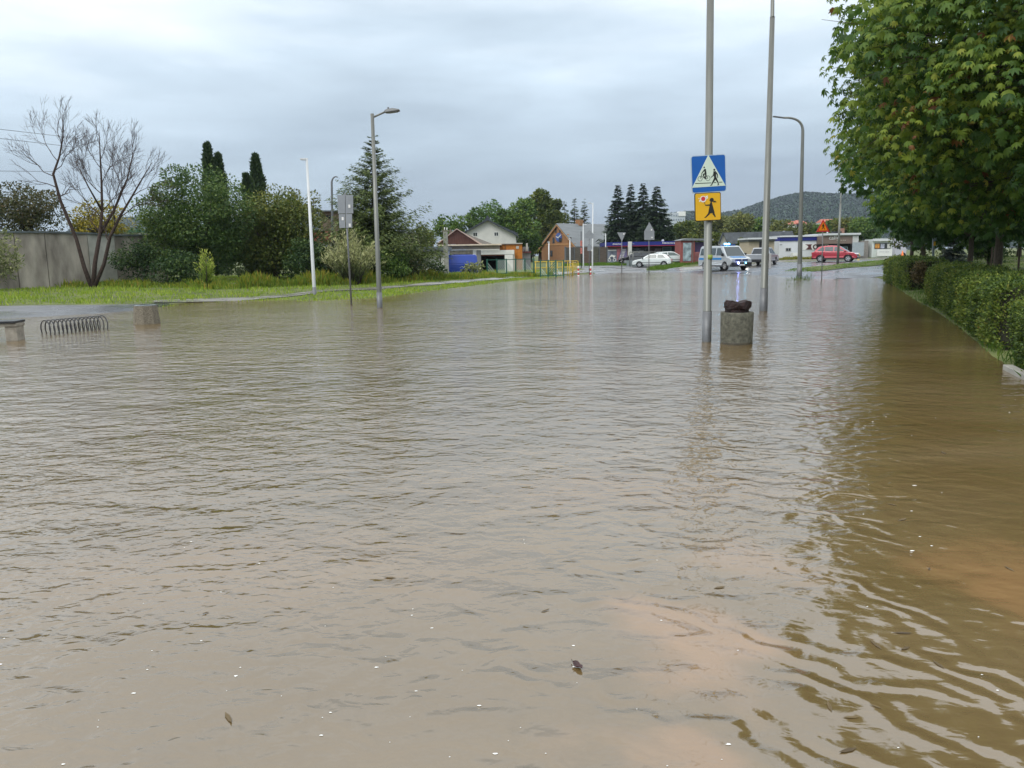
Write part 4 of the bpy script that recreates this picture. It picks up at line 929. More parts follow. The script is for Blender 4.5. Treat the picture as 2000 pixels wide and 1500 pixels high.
# blue fronted shop
NAVY = pmat('navy_fascia', (0.012, 0.02, 0.19), .45, 0, .15, 1.5); REDL = pmat('red_strip', (0.35, 0.02, 0.05), .5)
s = Site('shop', 'long shop with navy blue fascia and red strip under the tall dark spruces', 'shop', 1255, 100)
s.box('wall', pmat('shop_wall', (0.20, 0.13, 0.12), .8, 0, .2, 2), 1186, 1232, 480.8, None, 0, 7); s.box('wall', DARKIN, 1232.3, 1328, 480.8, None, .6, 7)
s.box('fascia', NAVY, 1184, 1328, 472.2, 479.3, -.6, 7.2); s.box('fascia_strip', REDL, 1184, 1328, 479.5, 480.7, -.62, 0)
s.box('pillar', PLASTW, 1224.8, 1231.8, 472, None, -.95, -.62)
def scribble(s, px0, px1, py, n, hh, y, mat, name='sign_lettering', seed=1):
    r_ = random.Random(seed); mb = MB(); w_ = (px1 - px0) / n
    for i in range(n):
        a = px0 + i * w_; 
        for k in range(2):
            u0_, u1_ = a + w_ * r_.uniform(0, .2), a + w_ * r_.uniform(.6, .85); v = py + hh * (k * .9 - .8) + r_.uniform(-.1, .1) * hh
            mb.box(s.x(u0_), s.x(u1_), y, y + .02, s.z(v + hh * .45, a), s.z(v, a))
        mb.box(s.x(a + w_ * .1), s.x(a + w_ * .35), y - .002, y + .018, s.z(py + hh * .5, a), s.z(py - hh * .8, a))
    return mb.build(name, mat, s.o)
scribble(s, 1195.5, 1212, 477.2, 7, 1.7, -.64, PWHITE, seed=2); scribble(s, 1291.5, 1322, 475, 11, 1.6, -.64, PWHITE, seed=3); scribble(s, 1233.5, 1237.5, 476.5, 4, .6, -.64, PWHITE, seed=4)
ps = s.box('poster', pmat('motorbike_poster', (0.14, 0.16, 0.24), .5, 0, .6, 1.2, c2=(0.30, 0.33, 0.42)), 1187, 1204.5, 487, 513.5, -.06, -.004)
bx = lambda px: s.x(px)
mb = MB()
for cx_ in (1190.2, 1200):
    for i in range(14):
        a, c = 6.283 * i / 14, 6.283 * (i + 1) / 14; q = lambda r__, t: (bx(cx_) + r__ * math.cos(t), s.z(507.5, cx_) + r__ * math.sin(t)); mb.poly_xz([q(.14, a), q(.20, a), q(.20, c), q(.14, c)], -.075, -.062)
mb.poly_xz([(bx(1190), s.z(506)), (bx(1192), s.z(501)), (bx(1196), s.z(500)), (bx(1199), s.z(503)), (bx(1202.5), s.z(498.5)), (bx(1198), s.z(497.5)), (bx(1194.5), s.z(496)), (bx(1191), s.z(499)), (bx(1188.6), s.z(504))], -.076, -.062)
mb.build('motorbike_picture', PWHITE, ps)
s.box('poster_header', PWHITE, 1187.5, 1203.5, 488, 490, -.068, -.062)
# diagonal striped board
mb = MB()
s.poly('striped_board', pmat('lilac_board', (0.20, 0.17, 0.33), .5, 0, .2), [(1206, 512), (1214.5, 485), (1224.3, 485), (1224.3, 512)], -.06, -.004)
s.poly('red_board', pmat('rose_board', (0.42, 0.14, 0.17), .5, 0, .3), [(1204.7, 508), (1205, 485), (1213.5, 485), (1206, 508)], -.058, -.004)
mb = MB()
for i in range(8):
    y_ = 487.5 + i * 2.9; x_ = 1214.8 - i * .95; z0, z1 = s.z(y_ + .9, x_), s.z(y_ - .4, x_); mb.poly_xz([(bx(x_), z0), (bx(x_ + 7.5), z0), (bx(x_ + 8), z1), (bx(x_ + .5), z1)], -.072, -.062)
mb.build('white_stripes', PWHITE, s.o)
window(s, 1232.5, 1262, 484, 500, .55, DARKM, GLASS, 2); window(s, 1262.3, 1295, 484, 505, .55, DARKM, GLASS, 2); window(s, 1295.4, 1312.5, 482, None or 512, .5, pmat('teal_frame', (0.12, 0.2, 0.2), .5), pmat('teal_glass', (0.05, 0.085, 0.10), .1), 0)
s.box('window', GLASS, 1314, 1326, 484, 512, .52, .58)
for i, (u, v, wx) in enumerate(((1250, 490, 8), (1281, 487, 12))):
    mb = MB()
    for k in range(5): z_ = s.z(v + k * 2.2, u); x_ = bx(u - k * .8); mb.box(x_, x_ + wx * s.S, .47, .49, z_, z_ + .06)
    mb.build('window_lettering', pmat('grey_lettering%d' % i, (0.22, 0.20, 0.24), .5), s.o)
s.box('notice', PWHITE, 1305.5, 1308, 496, 501, .44, .455); s.box('vent_cap', HEADW, 1296.3, 1300, 467.5, 472, 1, 1.5, .05)
# grey metal stair rail and container before the shop
s = Site('trailer', 'grey flat trailer with tall rail parked in front of the shop windows', 'trailer', 1255, 88)
s.box('deck', pmat('grey_green_sheet', (0.20, 0.24, 0.24), .6, 0, .15), 1229, 1262, 508.5, 520, 0, 2); s.box('side_board', GALVD, 1229, 1282, 502, 508.2, 0, .1)
for px in (1229.5, 1236, 1279.5): MB().tube([(s.x(px), -.1, .0 if px != 1236 else -.2), (s.x(px), -.1, s.z(492.5, px))], .045, 8).build('rail_post', GALV, s.o, True)
MB().tube([(s.x(1229.5), -.1, s.z(492.3, 1230)), (s.x(1281), -.1, s.z(492.3, 1281))], .045, 8).build('top_rail', GALV, s.o, True)
MB().lathe([(.3, -.1), (.3, .1)], 16, (s.x(1249), .3), 'y').build('wheel', TYRE, s.o)
# red framed kiosk with poster (right of the shop)
s = Site('kiosk', 'small red framed kiosk with pale blue poster behind the police van', 'kiosk', 1350, 90)
FR = pmat('red_brown_frame', (0.27, 0.07, 0.06), .6, 0, .15); s.box('wall', FR, 1329.5, 1357, 470, None, 0, 3.2)
s.box('poster', pmat('pale_blue_poster', (0.16, 0.34, 0.42), .5, 0, .9, 1.6, c2=(0.5, 0.62, 0.66)), 1334, 1350, 474, 510, -.05, -.004)
s.box('annex', pmat('purple_annex', (0.05, 0.03, 0.09), .6, 0, .2), 1357.3, 1392, 472.5, None, .3, 3.2); s.box('annex_wall', pmat('faded_red', (0.22, 0.08, 0.08), .7, 0, .4, 2), 1358, 1375, 492, None, .1, .29)
x0, x1 = s.x(1327), s.x(1394)
s.poly('roof', GREYR, [(1328, 469.8), (1331, 467.8), (1343, 465.3), (1392, 466.5), (1394, 469.8)], -.3, 3.4)
s.box('downpipe', GALV, 1352.3, 1353.4, 470, None, -.12, -.03)
# far flats
s = Site('apartment_block', 'pale grey block of flats far away right of the dark spruces', 'apartment block', 1320, 520)
FLW = pmat('flats_render', (0.46, 0.50, 0.54), .8, 0, .05, .3)
s.box('wall', FLW, 1303, 1337, 415.5, None, 0, 12)
for r0_ in range(4):
    for c in range(7):
        px = 1305 + c * 4.6; py = 419.5 + r0_ * 8
        s.box('window', pmat('flat_glass', (0.18, 0.22, 0.27), .3) if 'flat_glass' not in MATS else MATS['flat_glass'], px, px + 2.1, py, py + 3.2, -.15, -.02)
s.box('stair_block', PWHITE, 1324, 1337.5, 413, 422, -.6, 6)
# grey roofed hall and beige garages behind the van
s = Site('house', 'low grey roofed house behind the roof of the police van', 'house', 1440, 112)
s.poly('gable_wall', PLAST, [(1404, 475), (1413.5, 456), (1423, 475), (1423, 500), (1404, 500)], 0, .25)
s.box('wall', pmat('brown_wall', (0.10, 0.07, 0.06), .8), 1423.2, 1550, 475, None, .5, 6)
s.poly('roof', pmat('grey_slates', (0.12, 0.13, 0.145), .6, 0, .25, 2, .5, 8), [(1421, 476), (1411, 454.5), (1490, 452.5), (1547, 451.5), (1553, 476)], -.25, .45)
s.poly('roof_edge', SLATE, [(1402, 476), (1411, 454), (1413, 454), (1405, 476)], -.3, -.02)
s = Site('garage', 'beige garage with white flat canopy and dark gate left of the very tall pole', 'garage', 1478, 98)
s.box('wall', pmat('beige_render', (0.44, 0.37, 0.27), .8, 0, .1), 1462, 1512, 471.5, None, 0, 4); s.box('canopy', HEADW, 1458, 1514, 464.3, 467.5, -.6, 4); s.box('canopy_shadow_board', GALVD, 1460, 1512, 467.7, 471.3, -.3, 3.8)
s.box('gate', DARKM, 1482.5, 1487, 472, None, -.05, -.004)
s = Site('hall', 'pale blue grey hall left of the white building with blue band', 'building', 1520, 116)
s.box('wall', pmat('pale_blue_sheet', (0.36, 0.41, 0.43), .6, 0, .08), 1500, 1550, 466, None, 0, 5); s.box('roof', GREYR, 1498, 1552, 463, 465.8, -.3, 5.2)
MB().tube([(s.x(1526), -.8, s.z(472, 1526)), (s.x(1526), -.8, s.z(451.5, 1526))], .17, 10).build('flue', HEADW, s.o, True)
# white building with blue band
s = Site('shop', 'white rendered shop wall with navy band and a round dark red banner', 'shop', 1562, 102)
s.box('wall', pmat('cool_white_render', (0.62, 0.64, 0.66), .75, 0, .06, 1), 1521.5, 1605, 470.2, None, 0, 6); s.box('fascia', NAVY, 1521.3, 1605.3, 462.7, 470, -.12, 6.1); s.box('roof_edge', HEADW, 1521, 1606, 459.6, 462.5, -.25, 6.3)
MB
bn = s.box('banner', PWHITE, 1567.5, 1597, 476.5, 488, -.05, -.004)
s.poly('banner_picture', pmat('banner_brown', (0.10, 0.03, 0.03), .5), [(1572, 477.2), (1586, 477.2), (1583.5, 480), (1584.5, 484), (1586.5, 487.4), (1573, 487.4), (1576.5, 484.5), (1578.5, 482), (1576.5, 479.5)], -.062, -.052)
mb = MB(); cx_, cz_ = s.x(1592), s.z(482.2, 1592); rr_ = 5.0 * s.S
for i in range(20):
    a, c = R(40 + 280 * i / 20), R(40 + 280 * (i + 1) / 20); q = lambda r__, t: (cx_ + r__ * math.cos(t), cz_ + r__ * math.sin(t)); mb.poly_xz([q(rr_ * .55, a), q(rr_, a), q(rr_, c), q(rr_ * .55, c)], -.063, -.052)
mb.build('banner_letter_c', pmat('banner_dark', (0.06, 0.015, 0.015), .5), s.o)
window(s, 1534, 1545, 484, 491, -.003, pmat('grey_frame', (.4, .4, .38), .5)); s.box('sticker', GALVD, 1522.5, 1527, 477.5, 478.6, -.03, -.004)
s.box('white_box', PWHITE, 1541, 1556, 493.5, None, -1.6, -.6, .02)
s = Site('cafe', 'brown fronted cafe with white lettering behind the red car', 'cafe', 1645, 100)
CAFM = pmat('cafe_taupe', (0.19, 0.14, 0.115), .7, 0, .12, 1); s.box('fascia', CAFM, 1605.8, 1664, 460.5, 476, 0, 6); s.box('roof_edge', HEADW, 1605.6, 1678, 455.5, 458.9, -.3, 6.3); s.box('roof_end', PLASTW, 1664.3, 1676, 460.5, 474, .02, 6)
s.box('roof_board', HEADW, 1606, 1677, 459.1, 460.3, -.1, 6.1)
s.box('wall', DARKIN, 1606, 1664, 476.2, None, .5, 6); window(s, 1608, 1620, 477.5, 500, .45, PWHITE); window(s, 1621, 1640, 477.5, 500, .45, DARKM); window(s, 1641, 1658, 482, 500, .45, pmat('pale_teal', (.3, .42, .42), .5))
def text_part(s, body, px, py, size, y, mat, name):
    c = bpy.data.curves.new(name, 'FONT'); c.body = body; c.size = size; c.extrude = 0.01; c.resolution_u = 3
    t_ = bpy.data.objects.new(name + '_tmp', c); col.objects.link(t_); bpy.context.view_layer.update()
    me = bpy.data.meshes.new_from_object(t_.evaluated_get(bpy.context.evaluated_depsgraph_get())); bpy.data.objects.remove(t_)
    o = bpy.data.objects.new(name, me); me.materials.clear(); me.materials.append(mat); col.objects.link(o); o.parent = s.o
    o.location = (s.x(px), y, s.z(py, px)); o.rotation_euler = (R(90), 0, 0); return o
text_part(s, 'caffe', 1617.5, 468, 11 * s.S, -.03, PWHITE, 'caffe_lettering')
scribble(s, 1633, 1652, 469.5, 5, 1.0, -.03, pmat('cream_lettering', (.55, .5, .42), .5), seed=9)
s.box('banner', pmat('grey_panel', (0.34, 0.38, 0.41), .5, 0, .08), 1658.5, 1681, 473.5, 500, -.9, -.8)
s.box('side_wall', pmat('grey_brown_sheet', (0.25, 0.23, 0.21), .7, 0, .15), 1681.3, 1697, 470, None, .2, 5); s.box('chimney', brickmat('chimney_brick', (.3, .12, .07), (.26, .1, .06), (.2, .18, .15)), 1659, 1667, 444, 455, 3, 3.8)
s.box('roof_box', DARKM, 1640, 1655, 451, 455.3, 2, 3); MB().tube([(s.x(1617.5), .5, s.z(455, 1617)), (s.x(1617.5), .5, s.z(449, 1617))], .09, 8).build('flue', HEADW, s.o)
# white food stall
s = Site('food_stall', 'white food stall with serving hatch at the end of the street behind the hedge', 'food stall', 1725, 100)
s.box('wall', pmat('stall_white', (0.62, 0.66, 0.63), .5, 0, .06), 1703, 1742, 467.5, 503, 0, 2.3, .05); s.box('hatch', DARKM, 1707.5, 1739, 475, 486, -.04, -.003)
for i, (c, a, bb_) in enumerate((((.55, .25, .05), 1708.5, 1717), ((.4, .42, .5), 1719, 1726.5), ((.05, .06, .06), 1728, 1731), ((.55, .55, .5), 1732, 1738))): s.box('menu_picture', pmat('menu%d' % i, c, .5, 0, .5, 6), a, bb_, 476, 485, -.07, -.043)
s.box('counter_board', PWHITE, 1710, 1739, 487, 500, -.5, -.4); scribble(s, 1714, 1734, 492, 6, .8, -.52, pmat('grey_ink', (.4, .4, .42), .5), 'board_lettering', 12)
s.box('awning', HEADW, 1703, 1740, 466, 471, -.4, -.02)
s = Site('camper', 'pale grey camper van partly hidden by chestnut leaves beside the food stall', 'camper van', 1750, 104)
MB().side([(s.x(1741), .35), (s.x(1763), .35), (s.x(1763), 1.2), (s.x(1756), 1.6), (s.x(1752), 2.5), (s.x(1741), 2.5)], lambda z: 1.0).build('body', pmat('camper_grey', (.5, .5, .56), .4), s.o, bevel=.06)
s.box('window', GLASS, 1744, 1751, 480, 486, -1.04, -1.004); MB().lathe([(.34, -1.05), (.34, -.8)], 16, (s.x(1757), .36), 'y').build('wheel', TYRE, s.o)
# things by the cafe: yellow marker post, traffic cone, banner post
b = base(1676.5, 88); o = thing('marker_post', 'small yellow hydrant by the kerb right of the red car', 'hydrant', b)
MB().lathe([(.13, -.1), (.13, .02), (.09, .05), (.09, .5), (.14, .52), (.14, .6), (.07, .7), (.01, .72)], 12).build('column', pmat('pale_yellow', (.6, .45, .1), .5), o, True); MB().tube([(-.19, 0, .45), (.19, 0, .45)], .05, 8).build('outlet', MATS['pale_yellow'], o)
o['category'] = 'hydrant'; o.name = 'hydrant'
b = base(1762, 95); o = thing('traffic_cone', 'orange traffic cone just beyond the far end of the hedge', 'traffic cone', b)
MB().lathe([(.3, 0), (.3, .05), (.2, .06), (.04, .95), (.01, .95)], 14).build('cone', pmat('cone_orange', (.8, .2, .04), .5), o, True); MB().lathe([(.152, .3), (.116, .47)], 14).build('white_band', PWHITE, o, True)
# blue sign post at hedge
b = base(1822.5, 42); o = thing('street_sign', 'grey post with pale blue sign blades standing behind the hedge by the blue spruce', 'street sign', b); q = lambda px, py: P(px, py, 42) - b
MB().tube([(0, 0, -.2), (q(1823.5, 452)).xyz], .06, 10).build('post', pmat('blue_grey_post', (.2, .25, .28), .5), o, True)
SB = pmat('pale_blue_blade', (.25, .33, .38), .5)
for a, c, t_, u_ in ((1814, 1840, 455, 461), (1820, 1830, 464, 470)):
    p0, p1 = q(a, u_), q(c, t_); MB().box(p0.x, p1.x, -.1, -.065, p0.z, p1.z).build('blade', SB, o)
p0, p1 = q(1822, 480), q(1826, 472); MB().box(p0.x, p1.x, -.1, -.063, p0.z, p1.z).build('yellow_plate', YELLOW, o)

# ================================================================ VEHICLES (x forward)
def wheel(root, x, y, r, wdt, side):
    w_ = MB().lathe([(r * .62, -wdt / 2), (r * .9, -wdt / 2), (r, -wdt * .3), (r, wdt * .3), (r * .9, wdt / 2), (r * .62, wdt / 2)], 22, axis='y').build('wheel', TYRE, root, True)
    w_.location = (x, y, r)
    mb = MB(); yy = side * (wdt / 2 + .004); mb.lathe([(r * .60, min(yy, yy - side * .03)), (r * .60, max(yy, yy - side * .03))], 22, axis='y'); rb = mb.build('rim', pmat('rim_dark', (.08, .08, .085), .4, .5) if 'rim_dark' not in MATS else MATS['rim_dark'], w_)
    mb = MB(); 
    for k in range(5):
        a = 6.283 * k / 5; c, s_ = math.cos(a), math.sin(a); n0, n1 = r * .13, r * .09; L = r * .58
        mb.poly_xz([(-s_ * n0, c * n0), (s_ * n0, -c * n0), (L * c + s_ * n1, L * s_ - c * n1), (L * c - s_ * n1, L * s_ + c * n1)], min(yy, yy + side * .012), max(yy, yy + side * .012))
    for k in range(20):
        a, c = 6.283 * k / 20, 6.283 * (k + 1) / 20; q = lambda rr, t: (rr * math.cos(t), rr * math.sin(t)); mb.poly_xz([q(r * .54, a), q(r * .615, a), q(r * .615, c), q(r * .54, c)], min(yy, yy + side * .014), max(yy, yy + side * .014))
    mb.build('spokes', RIM, w_)
def arcpts(cx_, r, z, up=True, n=10):
    out = []
    for i in range(n + 1):
        a = math.pi * (1 - i / n); zz = r * .95 + r * 1.16 * math.sin(a)
        out.append((cx_ + r * 1.16 * math.cos(a), max(z, zz)))
    return out
def car(name, label, cat, loc, rotz, paint, Lw, body, cab, Wd, Wt, zbelt, wheels, r, wins, screen, rear, glassm=GLASS, trim=None, sill=None, lights=True, group=None, plate=True):
    o = thing(name, label, cat, loc, rotz, group)
    hwb = Wd / 2; ztop = max(z for x, z in cab)
    hb = lambda z: hwb - (0.05 if z < .35 else 0) - 0.03 * max(0, (z - .75))
    ht = lambda z: hb(zbelt) + (Wt / 2 - hb(zbelt)) * (z - zbelt) / (ztop - zbelt)
    lower = []
    z0 = sill or .28
    xs = sorted(wheels)
    lower = list(body)
    bot = [(body[-1][0], z0)] if False else []
    pts = []
    for wx in xs: bot += [p for p in arcpts(wx, r, z0)]
    prof = body + bot[::-1]
    prof = body + [(p[0], p[1]) for p in sorted(bot, key=lambda q: 0)][:0]
    # body runs rear-bottom -> rear -> roofline of lower body -> nose -> front-bottom ; arches return from front to rear
    arch = []
    for wx in xs[::-1]: arch += arcpts(wx, r, z0)[::-1]
    prof = body + arch
    MB().side(prof, hb).build('body', paint, o, bevel=.045)
    MB().side([(xs[0] - r * 1.3, z0 + .02), (xs[1] + r * 1.3, z0 + .02), (xs[1] + r * 1.3, z0 + .38), (xs[0] - r * 1.3, z0 + .38)], lambda z: hwb - .12).build('underbody', BLACKP, o)
    MB().side(cab, ht).build('cabin', paint, o, bevel=.05)
    for sd in (-1, 1):
        for wpoly in wins:
            vs = [(x, sd * (ht(z) + .006), z) for x, z in wpoly]; vs2 = [(x, sd * (ht(z) - .02), z) for x, z in wpoly]; n = len(vs)
            f = [tuple(range(n)), tuple(range(2 * n - 1, n - 1, -1))] + [(i, i + n, (i + 1) % n + n, (i + 1) % n) for i in range(n)]
            if sd > 0: f = [t[::-1] for t in f]
            MB().add(vs + vs2, f).build('side_window', glassm, o)
        for wx in wheels: wheel(o, wx, sd * (hwb - .12), r, .2, sd)
    def scr(pq, name_):
        (xa, za), (xb, zb_) = pq; d = Vector((xb - xa, zb_ - za)).normalized(); n_ = Vector((d.y, -d.x)); 
        if (xa + xb) / 2 * n_.x < (xa + xb) / 2 * 0 : pass
        mid = (min(x for x, z in cab) + max(x for x, z in cab)) / 2
        if ((xa + xb) / 2 - mid) * n_.x < 0: n_ = -n_
        a, b_ = .0, 1.0
        pa = Vector((xa, za)) + (Vector((xb, zb_)) - Vector((xa, za))) * .06 + n_ * .008; pb_ = Vector((xa, za)) + (Vector((xb, zb_)) - Vector((xa, za))) * .93 + n_ * .008
        ya, yb = ht(za) - .10, ht(zb_) - .12; ia = n_ * -.03
        vs = [(pa.x, -ya, pa.y), (pa.x, ya, pa.y), (pb_.x, yb, pb_.y), (pb_.x, -yb, pb_.y)]; vs += [(v[0] + ia.x, v[1], v[2] + ia.y) for v in vs]
        f = [(0, 1, 2, 3), (7, 6, 5, 4), (0, 4, 5, 1), (1, 5, 6, 2), (2, 6, 7, 3), (3, 7, 4, 0)]
        MB().add(vs, f).build(name_, glassm, o)
    scr(screen, 'windscreen'); scr(rear, 'rear_window')
    return o
def arch_body(xr, xf, pts): return pts
HL = pmat('headlight_glass', (0.55, 0.58, 0.6), .15, .3); TL = pmat('tail_light', (0.35, 0.01, 0.015), .3)
# --- police van
SILV = pmat('silver_van_paint', (0.46, 0.49, 0.51), .28, .25, .04, 2, coat=.6); PBL = pmat('police_blue', (0.01, 0.20, 0.52), .35, 0, .05, 2, coat=.5)
b = base(1414, 66)
body = [(-2.45, .35), (-2.47, .8), (-2.42, 1.12), (1.62, 1.12), (2.20, 1.0), (2.42, .82), (2.47, .5), (2.42, .33)]
cab = [(-2.42, 1.10), (-2.30, 1.86), (-2.15, 1.97), (.70, 1.97), (.92, 1.93), (1.72, 1.10)]
van = car('police_van', 'silver police van with blue stripe, blue bonnet and flashing beacon at the water edge', 'van', b, R(-72), SILV, 4.9, body, cab, 1.9, 1.62, 1.10, (-1.5, 1.5), .34,
          [[(-2.2, 1.22), (-2.12, 1.78), (-1.12, 1.80), (-1.12, 1.22)], [(-1.0, 1.22), (-1.0, 1.80), (.12, 1.80), (.12, 1.22)], [(.26, 1.2), (.26, 1.80), (.74, 1.80), (1.36, 1.2)]], ((1.72, 1.10), (.92, 1.93)), ((-2.42, 1.10), (-2.30, 1.86)),
          glassm=pmat('van_glass', (0.03, 0.045, 0.05), .08, spec=.8))
for sd in (-1, 1):
    MB().box(-2.3, 1.05, min(sd * .925, sd * .955), max(sd * .925, sd * .955), .86, 1.02).build('side_stripe', PBL, van)
    MB().box(2.28, 2.455, min(sd * .58, sd * .90), max(sd * .58, sd * .90), .74, .93).build('headlight', HL, van, bevel=.02)
    MB().box(1.28, 1.42, min(sd * .96, sd * 1.16), max(sd * .96, sd * 1.16), 1.15, 1.38).build('mirror', BLACKP, van, bevel=.03)
    MB().box(-2.49, -2.44, min(sd * .72, sd * .88), max(sd * .72, sd * .88), .8, 1.25).build('tail_light', TL, van)
MB().add([(1.66, -.62, 1.128), (1.66, .62, 1.128), (2.20, .60, 1.012), (2.20, -.60, 1.012), (1.66, -.62, 1.11), (1.66, .62, 1.11), (2.20, .60, .99), (2.20, -.60, .99)], [(3, 2, 1, 0), (4, 5, 6, 7), (0, 1, 5, 4), (1, 2, 6, 5), (2, 3, 7, 6), (3, 0, 4, 7)]).build('bonnet_panel', PBL, van)
MB().box(2.30, 2.47, -.56, .56, .76, .90).build('grille', pmat('navy_grille', (.012, .02, .09), .3), van, bevel=.01)
MB().box(2.2, 2.52, -.93, .93, .30, .66).build('bumper', BLACKP, van, bevel=.05); MB().box(2.525, 2.535, -.26, .26, .40, .50).build('number_plate', PWHITE, van)
mbm = MB().lathe([(.075, 2.472), (.075, 2.482)], 16, (0, .83), 'y'); mbm.v = [(v[1], v[0], v[2]) for v in mbm.v]; mbm.build('badge', RIM, van)
BEAC = pmat('blue_beacon', (0.1, 0.5, 0.9), .3, emit=(0.12, 0.62, 1.0), es=14.0); BEAL = pmat('blue_strobe', (0.3, 0.3, 0.9), .3, emit=(0.28, 0.34, 1.0), es=20.0)
MB().box(.35, .62, -.62, .62, 1.985, 2.06).build('light_bar', pmat('bar_blue', (.02, .1, .35), .3), van, bevel=.02); 
MB().box(.37, .60, -.30, .12, 2.062, 2.17).build('beacon', BEAC, van, bevel=.03)
MB().box(-.75, -.55, -.5, .5, 1.985, 2.05).build('roof_unit', DARKM, van, bevel=.02)
for y_, z_ in ((-.36, .60),): MB().lathe([(.02, -.03), (.085, -.02), (.085, .02), (.02, .03)], 12, axis='y').build('strobe', BEAL, van, loc=(2.56, y_, z_))
MB().box(2.535, 2.56, .28, .38, .56, .64).build('strobe', BEAC, van)
# --- silver pickup behind
b = base(1487, 74.5)
body = [(-2.5, .5), (-2.5, .78), (1.45, .98), (2.2, .95), (2.45, .8), (2.5, .45), (2.42, .32)]
body = [(-2.55, .42), (-2.55, 1.02), (.9, 1.0), (1.3, 1.0), (2.15, .95), (2.42, .82), (2.48, .5), (2.42, .35)]
pk = car('pickup_truck', 'silver pickup truck half hidden behind the police van and the tall pole', 'pickup truck', b, R(56), pmat('silver_pickup', (.36, .38, .40), .3, .3, .05, 2, coat=.5), 4.9, body,
         [(-.45, 1.0), (-.35, 1.55), (-.2, 1.6), (.75, 1.6), (1.45, 1.0)], 1.8, 1.4, 1.0, (-1.5, 1.55), .35, [[(-.3, 1.08), (-.22, 1.5), (.3, 1.5), (.3, 1.08)], [(.38, 1.08), (.38, 1.5), (.72, 1.5), (1.22, 1.08)]], ((1.45, 1.0), (.75, 1.6)), ((-.45, 1.0), (-.35, 1.55)))
for sd in (-1, 1): MB().box(2.3, 2.49, min(sd * .55, sd * .86), max(sd * .55, sd * .86), .66, .84).build('headlight', HL, pk, bevel=.02)
MB().box(2.25, 2.53, -.88, .88, .32, .58).build('bumper', BLACKP, pk, bevel=.04)
MB().box(-2.6, -2.56, .45, .75, .62, .74).build('reversing_light', pmat('white_lamp_lit', (.8, .8, .75), .3, emit=(1, .95, .85), es=20.0), pk); MB().box(-2.58, -2.5, -.9, .9, .36, .56).build('rear_bumper', BLACKP, pk)
for sd in (-1, 1): MB().box(-2.57, -2.5, min(sd * .78, sd * .9), max(sd * .78, sd * .9), .62, .95).build('tail_light', TL, pk)
# --- red SUV
b = base(1631, 80)
REDP = pmat('red_car_paint', (0.38, 0.018, 0.035), .28, .15, .06, 2, coat=.9)
body = [(-2.08, .42), (-2.12, .75), (-2.02, 1.02), (-1.7, 1.08), (1.05, 1.02), (1.72, .93), (2.02, .78), (2.12, .55), (2.08, .38)]
cab = [(-1.95, 1.02), (-1.55, 1.48), (-1.25, 1.60), (-.4, 1.66), (.15, 1.62), (.45, 1.53), (1.28, 1.0)]
suv = car('car', 'red compact crossover car driving along the far road', 'car', b, R(-30), REDP, 4.2, body, cab, 1.78, 1.36, 1.03, (-1.28, 1.28), .35,
          [[(-1.62, 1.12), (-1.25, 1.46), (-.95, 1.5), (-.95, 1.1)], [(-.88, 1.1), (-.88, 1.51), (-.1, 1.54), (-.1, 1.09)], [(-.02, 1.09), (-.02, 1.54), (.35, 1.47), (.98, 1.08)]], ((1.28, 1.0), (.45, 1.53)), ((-1.95, 1.02), (-1.55, 1.48)), glassm=pmat('suv_glass', (.06, .075, .08), .08, spec=.8))
for sd in (-1, 1):
    MB().box(-1.0, 1.0, min(sd * .84, sd * .905), max(sd * .84, sd * .905), .27, .42).build('sill_trim', BLACKP, suv, bevel=.02)
    MB().box(1.72, 2.06, min(sd * .6, sd * .875), max(sd * .6, sd * .875), .74, .86).build('headlight', HL, suv, bevel=.03); MB().box(-2.13, -1.95, min(sd * .6, sd * .87), max(sd * .6, sd * .87), .82, 1.0).build('tail_light', TL, suv, bevel=.02)
    MB().box(.9, 1.05, min(sd * .9, sd * 1.04), max(sd * .9, sd * 1.04), 1.05, 1.18).build('mirror', REDP, suv, bevel=.03)
MB().box(1.95, 2.15, -.85, .85, .30, .52).build('front_bumper', BLACKP, suv, bevel=.04); MB().box(-2.16, -2.0, -.85, .85, .32, .52).build('rear_bumper', BLACKP, suv, bevel=.04); MB().box(2.02, 2.12, -.5, .5, .58, .72).build('grille', BLACKP, suv, bevel=.02)
# --- white hatchback and another white car behind it
WCP = pmat('white_car_paint', (0.66, 0.71, 0.69), .3, 0, .03, 2, coat=.7)
body = [(-2.02, .40), (-2.06, .72), (-1.98, .90), (1.02, .90), (1.72, .78), (1.98, .62), (2.02, .40), (1.96, .28)]
cab = [(-1.98, .88), (-1.55, 1.30), (-1.25, 1.40), (-.1, 1.43), (.25, 1.38), (1.12, .88)]
def hatch(b, rz, label, nm='car'):
    c = car(nm, label, 'car', b, rz, WCP, 4.05, body, cab, 1.7, 1.3, .89, (-1.3, 1.25), .31,
            [[(-1.5, .98), (-1.15, 1.3), (-.62, 1.33), (-.62, .97)], [(-.52, .97), (-.52, 1.34), (.16, 1.31), (.78, .96)]], ((1.12, .88), (.25, 1.38)), ((-1.98, .88), (-1.55, 1.30)), glassm=pmat('hatch_glass', (.09, .12, .11), .1, spec=.7))
    for sd in (-1, 1):
        MB().box(1.74, 1.97, min(sd * .5, sd * .83), max(sd * .5, sd * .83), .58, .72).build('headlight', HL, c, bevel=.02); MB().box(-2.07, -1.9, min(sd * .62, sd * .83), max(sd * .62, sd * .83), .6, .85).build('tail_light', TL, c, bevel=.02)
        MB().box(-.95, .95, min(sd * .835, sd * .862), max(sd * .835, sd * .862), .5, .56).build('rub_strip', GALVD, c)
        MB().box(.85, .97, min(sd * .85, sd * 1.0), max(sd * .85, sd * 1.0), .9, 1.02).build('mirror', BLACKP, c, bevel=.02)
    MB().box(1.93, 2.04, -.3, .3, .42, .52).build('number_plate', PWHITE, c)
    return c
